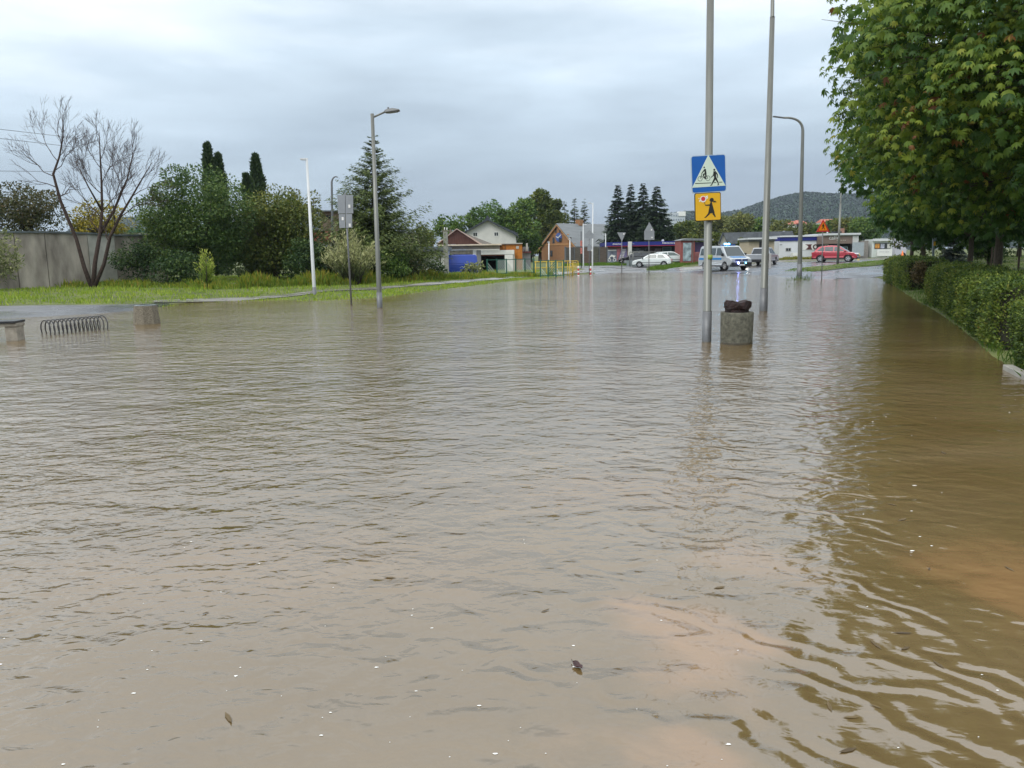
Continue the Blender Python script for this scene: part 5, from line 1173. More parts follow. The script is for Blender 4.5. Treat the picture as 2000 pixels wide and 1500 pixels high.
hatch(base(1273.5, 85), R(164), 'white hatchback parked nose left behind the grass strip before the shop')
hatch(base(1308, 91), R(12), 'second white car, mostly hidden behind the tail of the white hatchback')
# dark car front partly hidden by trailer
b = base(1242, 92.5)
o = car('car', 'small black car left of the grey trailer with only its end showing', 'car', b, R(175), pmat('black_car_paint', (.012, .012, .014), .25, .1, .1, 2, coat=.6), 4.0, body, cab, 1.7, 1.3, .89, (-1.3, 1.25), .31,
        [[(-1.5, .98), (-1.15, 1.3), (-.62, 1.33), (-.62, .97)], [(-.52, .97), (-.52, 1.34), (.16, 1.31), (.78, .96)]], ((1.12, .88), (.25, 1.38)), ((-1.98, .88), (-1.55, 1.30)))
# blue van in the bay
b = base(877, 67); b.z -= .42; BV = pmat('blue_van_paint', (0.012, 0.05, 0.36), .3, .1, .08, 2, coat=.6)
body = [(-2.4, .35), (-2.45, .8), (-2.4, 1.1), (1.6, 1.1), (2.15, 1.0), (2.35, .8), (2.4, .45), (2.35, .33)]
cab = [(-2.4, 1.08), (-2.33, 1.75), (-2.2, 1.84), (1.0, 1.86), (1.2, 1.8), (1.75, 1.08)]
bv = car('van', 'bright blue panel van standing in the left garage bay', 'van', b, R(183), BV, 4.8, body, cab, 1.85, 1.6, 1.08, (-1.4, 1.5), .32, [[(.55, 1.15), (.55, 1.66), (1.0, 1.66), (1.42, 1.15)]], ((1.75, 1.08), (1.2, 1.8)), ((-2.4, 1.08), (-2.33, 1.75)))
for z_ in (.78, .46): MB().box(-1.0, .95, -.955, -.93, z_, z_ + .03).build('side_moulding', pmat('light_blue_trim', (.04, .12, .5), .4), bv)
for sd in (-1, 1): MB().box(2.15, 2.36, min(sd * .6, sd * .9), max(sd * .6, sd * .9), .75, .92).build('headlight', HL, bv, bevel=.02)
# ================================================================ VEGETATION
def ramp_of(d, m_, l, y=None, yl=0.93):
    m_ = (m_[0] * 1.35, m_[1] * 1.25, m_[2] * 1.1); l = (l[0] * 1.6, l[1] * 1.4, l[2] * 1.15)
    s = [(0, d), (0.45, m_), (0.85, l)]
    if y: s.append((yl + .03, y))
    return s
DK = ramp_of((0.012, 0.035, 0.014), (0.030, 0.070, 0.022), (0.075, 0.125, 0.035))
MG = ramp_of((0.022, 0.058, 0.014), (0.055, 0.120, 0.022), (0.12, 0.19, 0.038))
OL = ramp_of((0.035, 0.052, 0.014), (0.085, 0.11, 0.025), (0.16, 0.17, 0.045))
YL = ramp_of((0.08, 0.09, 0.012), (0.20, 0.19, 0.02), (0.32, 0.27, 0.03))
BR = ramp_of((0.022, 0.032, 0.012), (0.045, 0.058, 0.018), (0.09, 0.075, 0.03), (0.12, 0.05, 0.02))
SI = ramp_of((0.05, 0.075, 0.035), (0.14, 0.18, 0.075), (0.30, 0.34, 0.20))
CH = [(0, (0.022, 0.055, 0.012)), (0.28, (0.055, 0.125, 0.020)), (0.48, (0.14, 0.225, 0.030)), (0.74, (0.28, 0.35, 0.045)), (0.90, (0.38, 0.36, 0.06)), (0.95, (0.24, 0.12, 0.03)), (1, (0.16, 0.06, 0.02))]
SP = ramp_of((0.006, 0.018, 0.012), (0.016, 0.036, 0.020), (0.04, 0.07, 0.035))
LA = ramp_of((0.018, 0.045, 0.016), (0.05, 0.09, 0.028), (0.11, 0.16, 0.055))
BS = ramp_of((0.03, 0.055, 0.055), (0.08, 0.12, 0.12), (0.17, 0.23, 0.23))
LM = {}
def lm(key, stops):
    if key not in LM: LM[key] = leafmat(key + '_foliage', stops, trans=.42 if key in ('chestnut', 'linden') else .25)
    return LM[key]
def crown_points(r_, C, rad, nb, br, n, low=-0.9, flat=0.75):
    """blobs inside an ellipsoid, leaves on and inside the blobs"""
    d = unit(r_.normal(size=(nb, 3))); d[:, 2] = np.maximum(d[:, 2], low)
    q = r_.uniform(0.25, 1, (nb, 1)) ** 0.5 * (1 - br * 0.75)
    bc = d * q * rad; bs = br * r_.uniform(0.6, 1.25, nb)
    k = r_.integers(0, nb, n); nrm = unit(r_.normal(size=(n, 3)))
    rr = r_.uniform(0.35, 1.0, n) ** 0.45
    off = nrm * (rr * bs[k])[:, None] * np.array([rad[0], rad[1], min(rad) * flat * 1.2])
    pos = C + bc[k] + off
    tone = r_.uniform(0.15, .85, nb)[k] * 0.45 + r_.uniform(0, 1, n) * 0.5
    return pos, nrm, tone, C + bc, bs
def limbs(mb, root_, tops, r0_, zc, r_):
    """trunk and limbs from the ground point to the blobs"""
    root_ = Vector(root_); f = Vector((root_.x, root_.y, root_.z + zc))
    mb.tube([root_ - Vector((0, 0, .3)), root_ + Vector((0, 0, .15)), root_.lerp(f, .5) + Vector((r_.uniform(-.1, .1), 0, 0)), f], [r0_ * 1.5, r0_ * 1.1, r0_ * .9, r0_ * .75], 10)
    for t_ in tops:
        t_ = Vector(t_); m_ = f.lerp(t_, .5) + Vector((r_.uniform(-.3, .3), r_.uniform(-.3, .3), r_.uniform(-.1, .4))) * (t_ - f).length * .18
        mb.tube([f - Vector((0, 0, .2)), m_, t_], [r0_ * .5, r0_ * .28, r0_ * .07], 6)
def broadleaf(label, px, Y, pt, pb, pw, key, stops, seed, leaf=None, n=None, nb=None, br=.36, name='tree', cat='tree', group=None, trunk=True, depth=.85, flat=.75, droop=0.2, wid=.3, trunk_px=None):
    r_ = np.random.default_rng(seed); S = Y / F; b = base(px, Y); pbx = base(trunk_px, Y) if trunk_px else b
    o = thing(name, label, cat, pbx, 0, group); B = np.array(pbx)
    zt = P(px, pt, Y).z; zb = P(px, pb, Y).z; zb = max(zb, b.z)
    rad = np.array([pw * S / 2, pw * S / 2 * depth, (zt - zb) / 2]); C = np.array([b.x, Y, (zt + zb) / 2]); rad = rad * np.array([1.12, 1.12, 1.1])
    L = leaf or 5.0 * S
    n = n or int(min(26000, pw * (pb - pt) / (L / S) ** 2 * 10)); nb = nb or 22
    pos, nrm, tone, bc, bs = crown_points(r_, C, rad, nb, br, n, flat=flat)
    k = pos[:, 2] > b.z + .02; pos, nrm, tone = pos[k], nrm[k], tone[k]; n = len(pos)
    ax = nrm + r_.normal(size=(n, 3)) * .6; ax[:, 2] -= droop
    nor = r_.normal(size=(n, 3)) * .5 + nrm * .5 + np.array([0, 0, .7])
    V, Fc = place_leaves(pos - B, ax, nor, L * r_.uniform(.55, 1.3, n), (np.array([(0, 0, 0), (wid, .45, .06), (0, 1, -.08), (-wid, .45, .06)]), LEAF[1]))
    npmesh('crown', V, Fc, lm(key, stops), o, tone)
    if trunk:
        mb = MB(); R_ = random.Random(seed)
        limbs(mb, (0, 0, 0), [tuple(c - B) for c in bc[: 14]], max(.07, .028 * (zt - b.z)), max(.4, (zb - b.z) + (zt - zb) * .22), R_)
        mb.build('trunk', BARK, o, True)
    return o
def conifer(label, px, Y, pt, pw, key, stops, seed, pb=None, droop=.25, nl=26, group=None, name='spruce', loose=0.0, dense=1.0, pbase=None, needle=1.0):
    r_ = np.random.default_rng(seed); S = Y / F; b = base(pbase or px, Y); o = thing(name, label, 'tree', b, 0, group)
    top = P(px, pt, Y); H = top.z - b.z; Rm = pw * S / 2; lean = (top.x - b.x) / H
    z0 = max(0.06 * H, (P(px, pb, Y).z - b.z) if pb else 0)
    A = []; X = []; Nn = []; SZ = []; T = []; mb = MB()
    mb.tube([(0, 0, -.3), (lean * H * .5, 0, H * .5), (lean * H, 0, H * .99)], [.022 * H, .012 * H, .01], 8)
    for i in range(nl):
        t = (i + .5) / nl; z = z0 + (H - z0) * t; Rr = Rm * (1 - t) ** 1.02 * (0.95 + .13 * math.sin(i * 2.1)) + .05 * Rm
        nbn = max(5, int((15 - 8 * t)))
        for j in range(nbn):
            th = 6.283 * (j + r_.uniform(-.35, .35)) / nbn + i * 1.9; L = Rr * r_.uniform(.72, 1.12 + loose)
            d = np.array([math.cos(th), math.sin(th), 0]); P0 = np.array([lean * z, 0, z + r_.uniform(-.9, .9) * H / nl]); m_ = int(7 * dense + L / S / 3.0 * dense) + 3
            u = r_.uniform(.08, 1, m_) ** .8
            cz = -droop * L * u + .28 * droop * L * u ** 3 * 2.2 + (.35 * loose * L * u)
            pts = P0 + d * (L * u)[:, None]; pts[:, 2] += cz; pts += r_.normal(size=(m_, 3)) * .045 * L
            side = np.array([-d[1], d[0], 0]); sg_ = r_.choice([-1, 1], m_)[:, None]
            a_ = d * .7 + side * sg_ * r_.uniform(.2, 1.0, (m_, 1)) + np.array([0, 0, -1]) * r_.uniform(0, .7, (m_, 1)) * (droop + .3)
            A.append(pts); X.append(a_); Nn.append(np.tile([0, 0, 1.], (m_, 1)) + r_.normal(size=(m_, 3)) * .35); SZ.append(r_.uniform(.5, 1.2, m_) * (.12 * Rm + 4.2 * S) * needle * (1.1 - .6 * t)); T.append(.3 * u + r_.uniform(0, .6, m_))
            if j % 2 == 0: mb.tube([tuple(P0), tuple(P0 + d * L * .5 + np.array([0, 0, -droop * L * .45])), tuple(P0 + d * L * .95 + np.array([0, 0, -droop * L * .35 + .33 * loose * L]))], [.012 * H / 3, .006 * H / 3, .004], 4)
    V, Fc = place_leaves(np.concatenate(A), np.concatenate(X), np.concatenate(Nn), np.concatenate(SZ), (np.array([(0, 0, 0), (.17, .4, .05), (0, 1, -.1), (-.17, .4, .05)]), LEAF[1]))
    npmesh('foliage', V, Fc, lm(key, stops), o, np.concatenate(T)); mb.build('trunk', BARK, o, True); return o

def thuja(label, px, Y, pt, pw, seed):
    r_ = np.random.default_rng(seed); S = Y / F; b = base(px, Y); o = thing('thuja', label, 'tree', b, 0, 'thuja tips behind the dark trees'); H = P(px, pt, Y).z - b.z; Rm = pw * S / 2; n = 5000
    t = 1 - r_.uniform(0, 1, n) ** 1.25 * .75; t = np.where(r_.random(n) < .25, r_.uniform(0, 1, n), t); th = r_.uniform(0, 6.283, n); q = r_.uniform(.3, 1, n) ** .5
    rr = Rm * np.minimum(1, ((1 - t) * 4.2) ** .75) * (1 + .16 * np.sin(th * 3 + t * 17)) * q
    pos = np.c_[rr * np.cos(th), rr * np.sin(th), t * H]; ax = np.c_[np.cos(th) * .45, np.sin(th) * .45, np.ones(n)] + r_.normal(size=(n, 3)) * .5
    V, Fc = place_leaves(pos, ax, r_.normal(size=(n, 3)), r_.uniform(.2, .42, n), (np.array([(0, 0, 0), (.2, .45, .05), (0, 1, 0), (-.2, .45, .05)]), LEAF[1]))
    npmesh('crown', V, Fc, lm('thuja', ramp_of((0.012, 0.03, 0.014), (0.03, 0.06, 0.028), (0.06, 0.10, 0.045))), o, r_.uniform(0, 1, n) * .7 + .2 * q); MB().tube([(0, 0, -.2), (0, 0, H * .8)], [.15, .04], 8).build('trunk', BARK, o, True)
# ---- left bank
broadleaf('round dark reddish green tree at the far left behind the grey wall', 62, 62, 347, 470, 150, 'brown_green', BR, 21, nb=26)
broadleaf('second dark tree cut by the left edge behind the grey wall', -30, 62, 372, 470, 110, 'brown_green', BR, 22, nb=18)
broadleaf('yellow green rounded tree seen through the bare tree', 200, 66, 388, 475, 112, 'yellow_green', YL, 23)
broadleaf('grey green willow bush at the left edge in front of the wall', 5, 38.5, 432, 566, 92, 'silver', SI, 24, name='bush', cat='bush', trunk=False, wid=.14, br=.4, leaf=.22, droop=-.3)
broadleaf('dark ivy covered bush between the bare tree and the big dark tree', 272, 43.5, 468, 556, 100, 'dark', DK, 25, name='bush', cat='bush', trunk=False, br=.42)
broadleaf('low dark bramble at the foot of the big dark tree', 345, 42, 486, 560, 110, 'dark', DK, 26, name='bush', cat='bush', trunk=False, br=.42)
broadleaf('big dark tree, the widest on the left bank, reaching the ground', 395, 46, 306, 600, 205, 'dark_mid', ramp_of((0.018, 0.048, 0.014), (0.050, 0.105, 0.028), (0.12, 0.18, 0.045)), 27, n=32000, nb=56, br=.34)
broadleaf('spreading dark green tree between big dark tree and white lamp', 540, 49, 352, 590, 178, 'dark_green', ramp_of((0.024, 0.048, 0.012), (0.070, 0.108, 0.022), (0.15, 0.17, 0.04)), 28, n=24000, nb=50, br=.34)
broadleaf('airy thin crowned tree behind the white painted lamp', 603, 54, 366, 500, 100, 'olive', OL, 29, n=2600, nb=26, br=.22)
broadleaf('dark shrub behind the foot of the white painted lamp', 598, 46, 462, 556, 90, 'dark', DK, 30, name='bush', cat='bush', trunk=False, br=.4)
for px, pt, pw, sd, lab in ((424, 284, 22, 31, 'tallest pointed thuja tip rising behind the big dark tree'), (443, 304, 20, 32, 'shorter thuja just right of the tallest thuja tip'), (514, 306, 25, 33, 'rounded dark thuja standing alone above the second dark tree'), (494, 344, 15, 34, 'small thuja tip left of the rounded dark thuja')):
    thuja(lab, px, 60, pt, pw, sd)
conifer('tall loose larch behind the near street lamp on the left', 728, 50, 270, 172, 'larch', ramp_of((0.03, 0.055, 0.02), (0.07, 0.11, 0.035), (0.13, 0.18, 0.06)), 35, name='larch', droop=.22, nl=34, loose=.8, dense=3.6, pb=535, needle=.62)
broadleaf('olive shrub under the larch beside the silver willow', 745, 50, 420, 520, 90, 'olive', OL, 36, name='bush', cat='bush', trunk=False, br=.34)
def willow(px, Y, pt, pw, label, seed, key='silver', stops=SI, nst=170):
    r_ = np.random.default_rng(seed); S = Y / F; b = base(px, Y); o = thing('willow_bush', label, 'bush', b); H = P(px, pt, Y).z - b.z; A = []; X = []; T = []; mb = MB()
    for i in range(nst):
        th = r_.uniform(0, 6.283); q = r_.uniform(0, 1) ** .7; h = H * r_.uniform(.6, 1) * (1 - .35 * q); R1 = pw * S / 2 * q; d = np.array([math.cos(th), math.sin(th)])
        m_ = 34; u = np.linspace(.12, 1, m_); pts = np.c_[d[0] * R1 * u ** 1.4 + .25 * R1 * d[0], d[1] * R1 * u ** 1.4, h * u - .12 * h * q * u ** 3] + r_.normal(size=(m_, 3)) * .045
        A.append(pts); X.append(np.c_[r_.normal(size=(m_, 2)) * .6 + d * .3, np.ones(m_) * .9]); T.append(np.clip(u * .75 + r_.uniform(-.15, .25, m_), 0, 1))
        if i % 4 == 0: mb.tube([tuple(pts[0] * [1, 1, 0]), tuple(pts[m_ // 2]), tuple(pts[-1])], [.03, .015, .006], 4)
    A = np.concatenate(A); V, Fc = place_leaves(A, np.concatenate(X), r_.normal(size=A.shape), r_.uniform(.12, .26, len(A)), (np.array([(0, 0, 0), (.11, .45, .03), (0, 1, -.05), (-.11, .45, .03)]), LEAF[1]))
    npmesh('foliage', V, Fc, lm(key, stops), o, np.concatenate(T)); mb.build('stems', BARK, o, True)
broadleaf('dense dark thicket behind the big dark tree and the ivy bush', 330, 54, 440, 570, 190, 'dark', DK, 130, name='bush', cat='bush', trunk=False, br=.42, n=9000)
broadleaf('dense dark thicket behind the weeds at the foot of the second dark tree', 500, 53, 450, 575, 220, 'dark', DK, 131, name='bush', cat='bush', trunk=False, br=.4, n=11000)
broadleaf('dark undergrowth between the white painted lamp and silver willow', 625, 52, 478, 570, 110, 'dark', DK, 132, name='bush', cat='bush', trunk=False, br=.42, n=5000)
willow(688, 43, 437, 104, 'silvery willow bush behind the grey backed double sign', 37, nst=230)
willow(405, 39.5, 474, 30, 'slim bright green young willow in front of the big dark tree', 38, 'bright', ramp_of((.08, .14, .02), (.17, .26, .04), (.30, .38, .09)), 26)
broadleaf('dark bramble bush right of the near street lamp', 772, 47, 482, 556, 72, 'mid', MG, 39, name='bush', cat='bush', trunk=False, br=.4)
broadleaf('bramble bush with red tinged leaves before the white garage', 806, 48.5, 482, 556, 56, 'red_mix', ramp_of((0.02, 0.04, 0.014), (0.05, 0.085, 0.025), (0.10, 0.10, 0.04), (0.22, 0.06, 0.04), .8), 40, name='bush', cat='bush', trunk=False, br=.42)
broadleaf('small dark shrub left of the square concrete post', 848, 53, 503, 548, 50, 'dark', DK, 41, name='bush', cat='bush', trunk=False, br=.42)
broadleaf('teal green shrub in front of the blue van', 925, 60, 510, 545, 42, 'silver', SI, 42, name='bush', cat='bush', trunk=False, br=.42)
broadleaf('small round dark tree behind the roof of the white garage', 829, 75, 437, 486, 52, 'dark_green', DK, 43)
broadleaf('pale green leafy tree left of the brown gable', 871, 88, 414, 480, 52, 'mid', MG, 44)
# ---- trees behind the grey house
broadleaf('narrow bright green tree behind the left slope of the grey house', 915, 125, 393, 500, 66, 'mid', MG, 45, group='trees behind the grey house')
broadleaf('broad green tree directly behind the grey house ridge', 962, 128, 379, 500, 100, 'mid2', ramp_of((0.022, 0.06, 0.016), (0.055, 0.125, 0.025), (0.11, 0.20, 0.04)), 46, group='trees behind the grey house')
broadleaf('big round green tree right of the grey house ridge', 1018, 126, 380, 530, 100, 'mid', MG, 47, n=11000, group='trees behind the grey house')
broadleaf('tall ragged birch, highest in the tree group behind the houses', 1056, 141, 346, 520, 54, 'birch', ramp_of((0.03, 0.06, 0.015), (0.09, 0.13, 0.025), (0.17, 0.20, 0.045)), 48, n=9000, br=.42, nb=46, group='trees behind the grey house')
broadleaf('dark tree filling the gap left of the timber house', 1038, 142, 420, 540, 86, 'dark_green', DK, 49, n=9000, group='trees behind the grey house')
broadleaf('slim dark tree right of the tall ragged birch', 1086, 135, 371, 500, 34, 'dark_green', DK, 50, n=5000, br=.45, nb=30, group='trees behind the grey house')
broadleaf('dark crown behind the ridge of the grey roofed timber house', 1085, 140, 405, 480, 50, 'dark_green', DK, 501, n=3500, group='trees behind the grey house')
conifer('pine tree left of the two above the long grey roof', 1122, 140, 388, 42, 'pine', LA, 51, name='pine', droop=.05, nl=16, loose=.3, dense=2.4, group='pines above the long grey roof')
conifer('pine tree right of the two above the long grey roof', 1141, 142, 392, 42, 'pine', LA, 52, name='pine', droop=.05, nl=16, loose=.3, dense=2.4, group='pines above the long grey roof')
conifer('small pine behind the orange gable peak', 1103, 145, 394, 40, 'pine', LA, 53, name='pine', droop=.05, nl=16, loose=.3, dense=2.4, group='pines above the long grey roof')
# ---- four spruces
for (px, pt, pw, Y, lab, sd) in ((1207, 362, 84, 122, 'leftmost of the four tall dark spruces behind the blue shop', 54), (1232, 361, 78, 126, 'second from left of the four tall dark spruces', 55), (1256, 359, 82, 124, 'third from left of the four tall dark spruces', 56), (1283, 366, 104, 120, 'rightmost of the four tall dark spruces, widest at the foot', 57)):
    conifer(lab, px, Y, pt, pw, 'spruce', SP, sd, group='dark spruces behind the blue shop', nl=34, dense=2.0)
# ---- mid band of trees right of the spruces
TB = [(1335, 150, 432, 50, 'dark_green', DK), (1322, 175, 440, 50, 'mid', MG), (1365, 160, 430, 46, 'olive', OL), (1400, 165, 412, 60, 'olive2', ramp_of((0.05, 0.07, 0.02), (0.11, 0.14, 0.045), (0.19, 0.21, 0.08))), (1440, 160, 414, 60, 'olive2', None), (1475, 170, 420, 52, 'mid', MG),
      (1515, 180, 428, 56, 'olive2', None), (1550, 175, 433, 52, 'olive', OL), (1580, 185, 437, 50, 'olive2', None), (1615, 180, 430, 56, 'mid', MG), (1650, 170, 425, 60, 'olive', OL), (1690, 165, 420, 70, 'mid', MG)]
names = ['dark round tree below the far flats', 'green tree right of the far flats', 'olive tree behind the red framed kiosk', 'pale bushy willow above the police van', 'second pale bushy willow left of the tall mast', 'green tree directly behind the tall mast', 'pale tree just right of the tall mast', 'olive tree behind the bent lamp post', 'pale tree left of the orange warning sign', 'green tree right behind the orange warning sign', 'olive tree above the cafe roof', 'green tree above the cafe roof end']
for i, (px, Y, pt, pw, key, st) in enumerate(TB): broadleaf(names[i], px, Y, pt, 482, pw, key, st or OL, 60 + i, n=4200, nb=16, br=.4, group='trees in the belt before the wooded hill')
for k, (px, Y, pt, pw) in enumerate(((1350, 120, 452, 40), (1395, 118, 455, 40), (1448, 104, 466, 22))): broadleaf(['dark shrub behind the kiosk roof', 'dark shrub left of the low grey roofed house', 'dark shrub between van and beige garage'][k], px, Y, pt, 500, pw, 'dark_green', DK, 90 + k, n=2500, nb=12, br=.4, name='bush', cat='bush', trunk=False)
# yellow verge in front of the white shop
A = base(1498, 91); B = base(1610, 91)
blades('weeds', 'yellow flowering weeds along the foot of the white shop wall', [(A.x, 92), (B.x, 91.5), (B.x, 96), (A.x, 96)], 9000, .42, .09, [(0, (.08, .12, .02)), (.5, (.2, .22, .04)), (1, (.45, .36, .05))], 14, .5, .6)
C1 = base(1100, 88); C2 = base(1330, 93)
blades('grass', 'green verge along the foot of the brown board fence and shop', [(C1.x, 88), (base(1225, 90).x, 90), (base(1225, 97).x, 97), (C1.x, 91)], 7000, .3, .06, RS, 15, .5, .3)
kerb('kerb', [(25.5, 90.3), (34, 89.4), (44, 93), (60, 101.5)], .25, .16)

# ---- bare tree
def bare_tree():
    Y = 41.0; b = base(182, Y); S = Y / F; o = thing('bare_tree', 'leafless tree with three dark trunks in front of the grey wall', 'tree', b); R_ = random.Random(11)
    q = lambda px, py, dy=0.0: (P(px, py, Y) - b) + Vector((0, dy, 0)); tr = MB(); tw = MB(); cnt = [0]
    def grow(p, d, L, r, lv):
        if lv == 0 or L < .18: return
        cnt[0] += 1
        m_ = p + d * L * .5 + Vector((R_.gauss(0, 1), R_.gauss(0, 1), R_.gauss(0, 1))) * L * .05; e = p + d * L + Vector((0, 0, .04 * L))
        (tr if lv > 3 else tw).tube([p, m_, e], [r, r * .8, r * .62], 6 if lv > 3 else 3, False)
        k = 3 if R_.random() < .45 else 2
        for i in range(k + (lv > 2)):
            a = R_.uniform(.22, .62); ph = R_.uniform(0, 6.283); ref = Vector((0, 0, 1)) if abs(d.z) < .9 else Vector((1, 0, 0)); u_ = d.cross(ref).normalized(); v_ = d.cross(u_)
            nd = (d * math.cos(a) + (u_ * math.cos(ph) + v_ * math.sin(ph)) * math.sin(a) + Vector((0, 0, .10))).normalized(); st = p.lerp(e, 1 if i < 2 else R_.uniform(.3, .8)); grow(st, nd, L * R_.uniform(.62, .86), max(.0065, r * .58), lv - 1)
    def limb(pts, r0_, r1_, kids):
        rr_ = [r0_ + (r1_ - r0_) * i / (len(pts) - 1) for i in range(len(pts))]; tr.tube(pts, rr_, 10)
        for t, dx, dz, L, lv in kids:
            f = t * (len(pts) - 1); i = min(int(f), len(pts) - 2); p = Vector(pts[i]).lerp(Vector(pts[i + 1]), f - i); grow(p, Vector((dx, R_.uniform(-.6, .6), dz)).normalized(), L * .60, r0_ * (1 - t * .7) * .34, lv - (2 if t > .7 else 1))
    g = q(180, 556); g.z = -.2
    limb([g, q(163, 520), q(150, 460, -.2), q(120, 380, -.4), q(107, 325, -.5), q(120, 290, -.5), q(128, 250, -.5), q(128, 200, -.5)], .13, .015,
         [(.56, -1, .7, 1.6, 6), (.6, .8, .7, 1.6, 6), (.68, -.7, 1, 1.8, 6), (.72, .9, .8, 1.5, 6), (.8, -.5, 1, 1.4, 6), (.86, .5, 1, 1.3, 6), (.95, 0, 1, 1.1, 5), (.5, -1, .3, 1.6, 5), (.45, 1, .5, 1.2, 5)])
    limb([g, q(186, 510), q(193, 450, .2), q(196, 400, .3), q(195, 340, .3), q(192, 280, .3), q(190, 232, .3)], .14, .015,
         [(.45, -1, .9, 1.8, 6), (.5, .9, .9, 1.8, 6), (.6, -.9, .8, 1.7, 6), (.66, .8, 1, 1.8, 6), (.75, -.5, 1, 1.6, 6), (.8, .6, 1, 1.5, 6), (.9, 0, 1, 1.2, 6), (.96, -.3, 1, 1, 5), (.35, -.8, .9, 1.3, 5)])
    limb([g, q(206, 512), q(225, 455, -.3), q(250, 410, -.4), q(275, 370, -.4), q(296, 335, -.4), q(318, 300, -.4)], .12, .015,
         [(.4, .3, 1, 2.0, 6), (.48, .9, .5, 1.7, 6), (.58, -.2, 1, 2.0, 6), (.66, .9, .5, 1.5, 6), (.74, -.1, 1, 1.7, 6), (.84, .8, .6, 1.2, 6), (.9, 0, 1, 1.1, 5), (.97, .5, .8, .9, 5), (.3, -.4, 1, 1.2, 5)])
    limb([q(193, 450, .2), q(215, 400, .6), q(240, 330, .9), q(252, 270, 1)], .09, .015, [(.35, .6, 1, 1.7, 6), (.55, -.5, 1, 1.7, 6), (.75, .5, 1, 1.5, 6), (.95, 0, 1, 1.2, 6)])
    limb([q(196, 400, .3), q(178, 350, -.3), q(160, 300, -.7)], .06, .012, [(.4, -.6, 1, 1.5, 6), (.7, .4, 1, 1.4, 6), (.97, -.2, 1, 1.2, 5)])
    BK = pmat('bare_bark', (0.055, 0.035, 0.028), .9, 0, .4, 9, .8, 30); tr.build('trunk', BK, o, True); tw.build('twigs', BK, o); o.scale = (.9, .9, .93)
bare_tree()

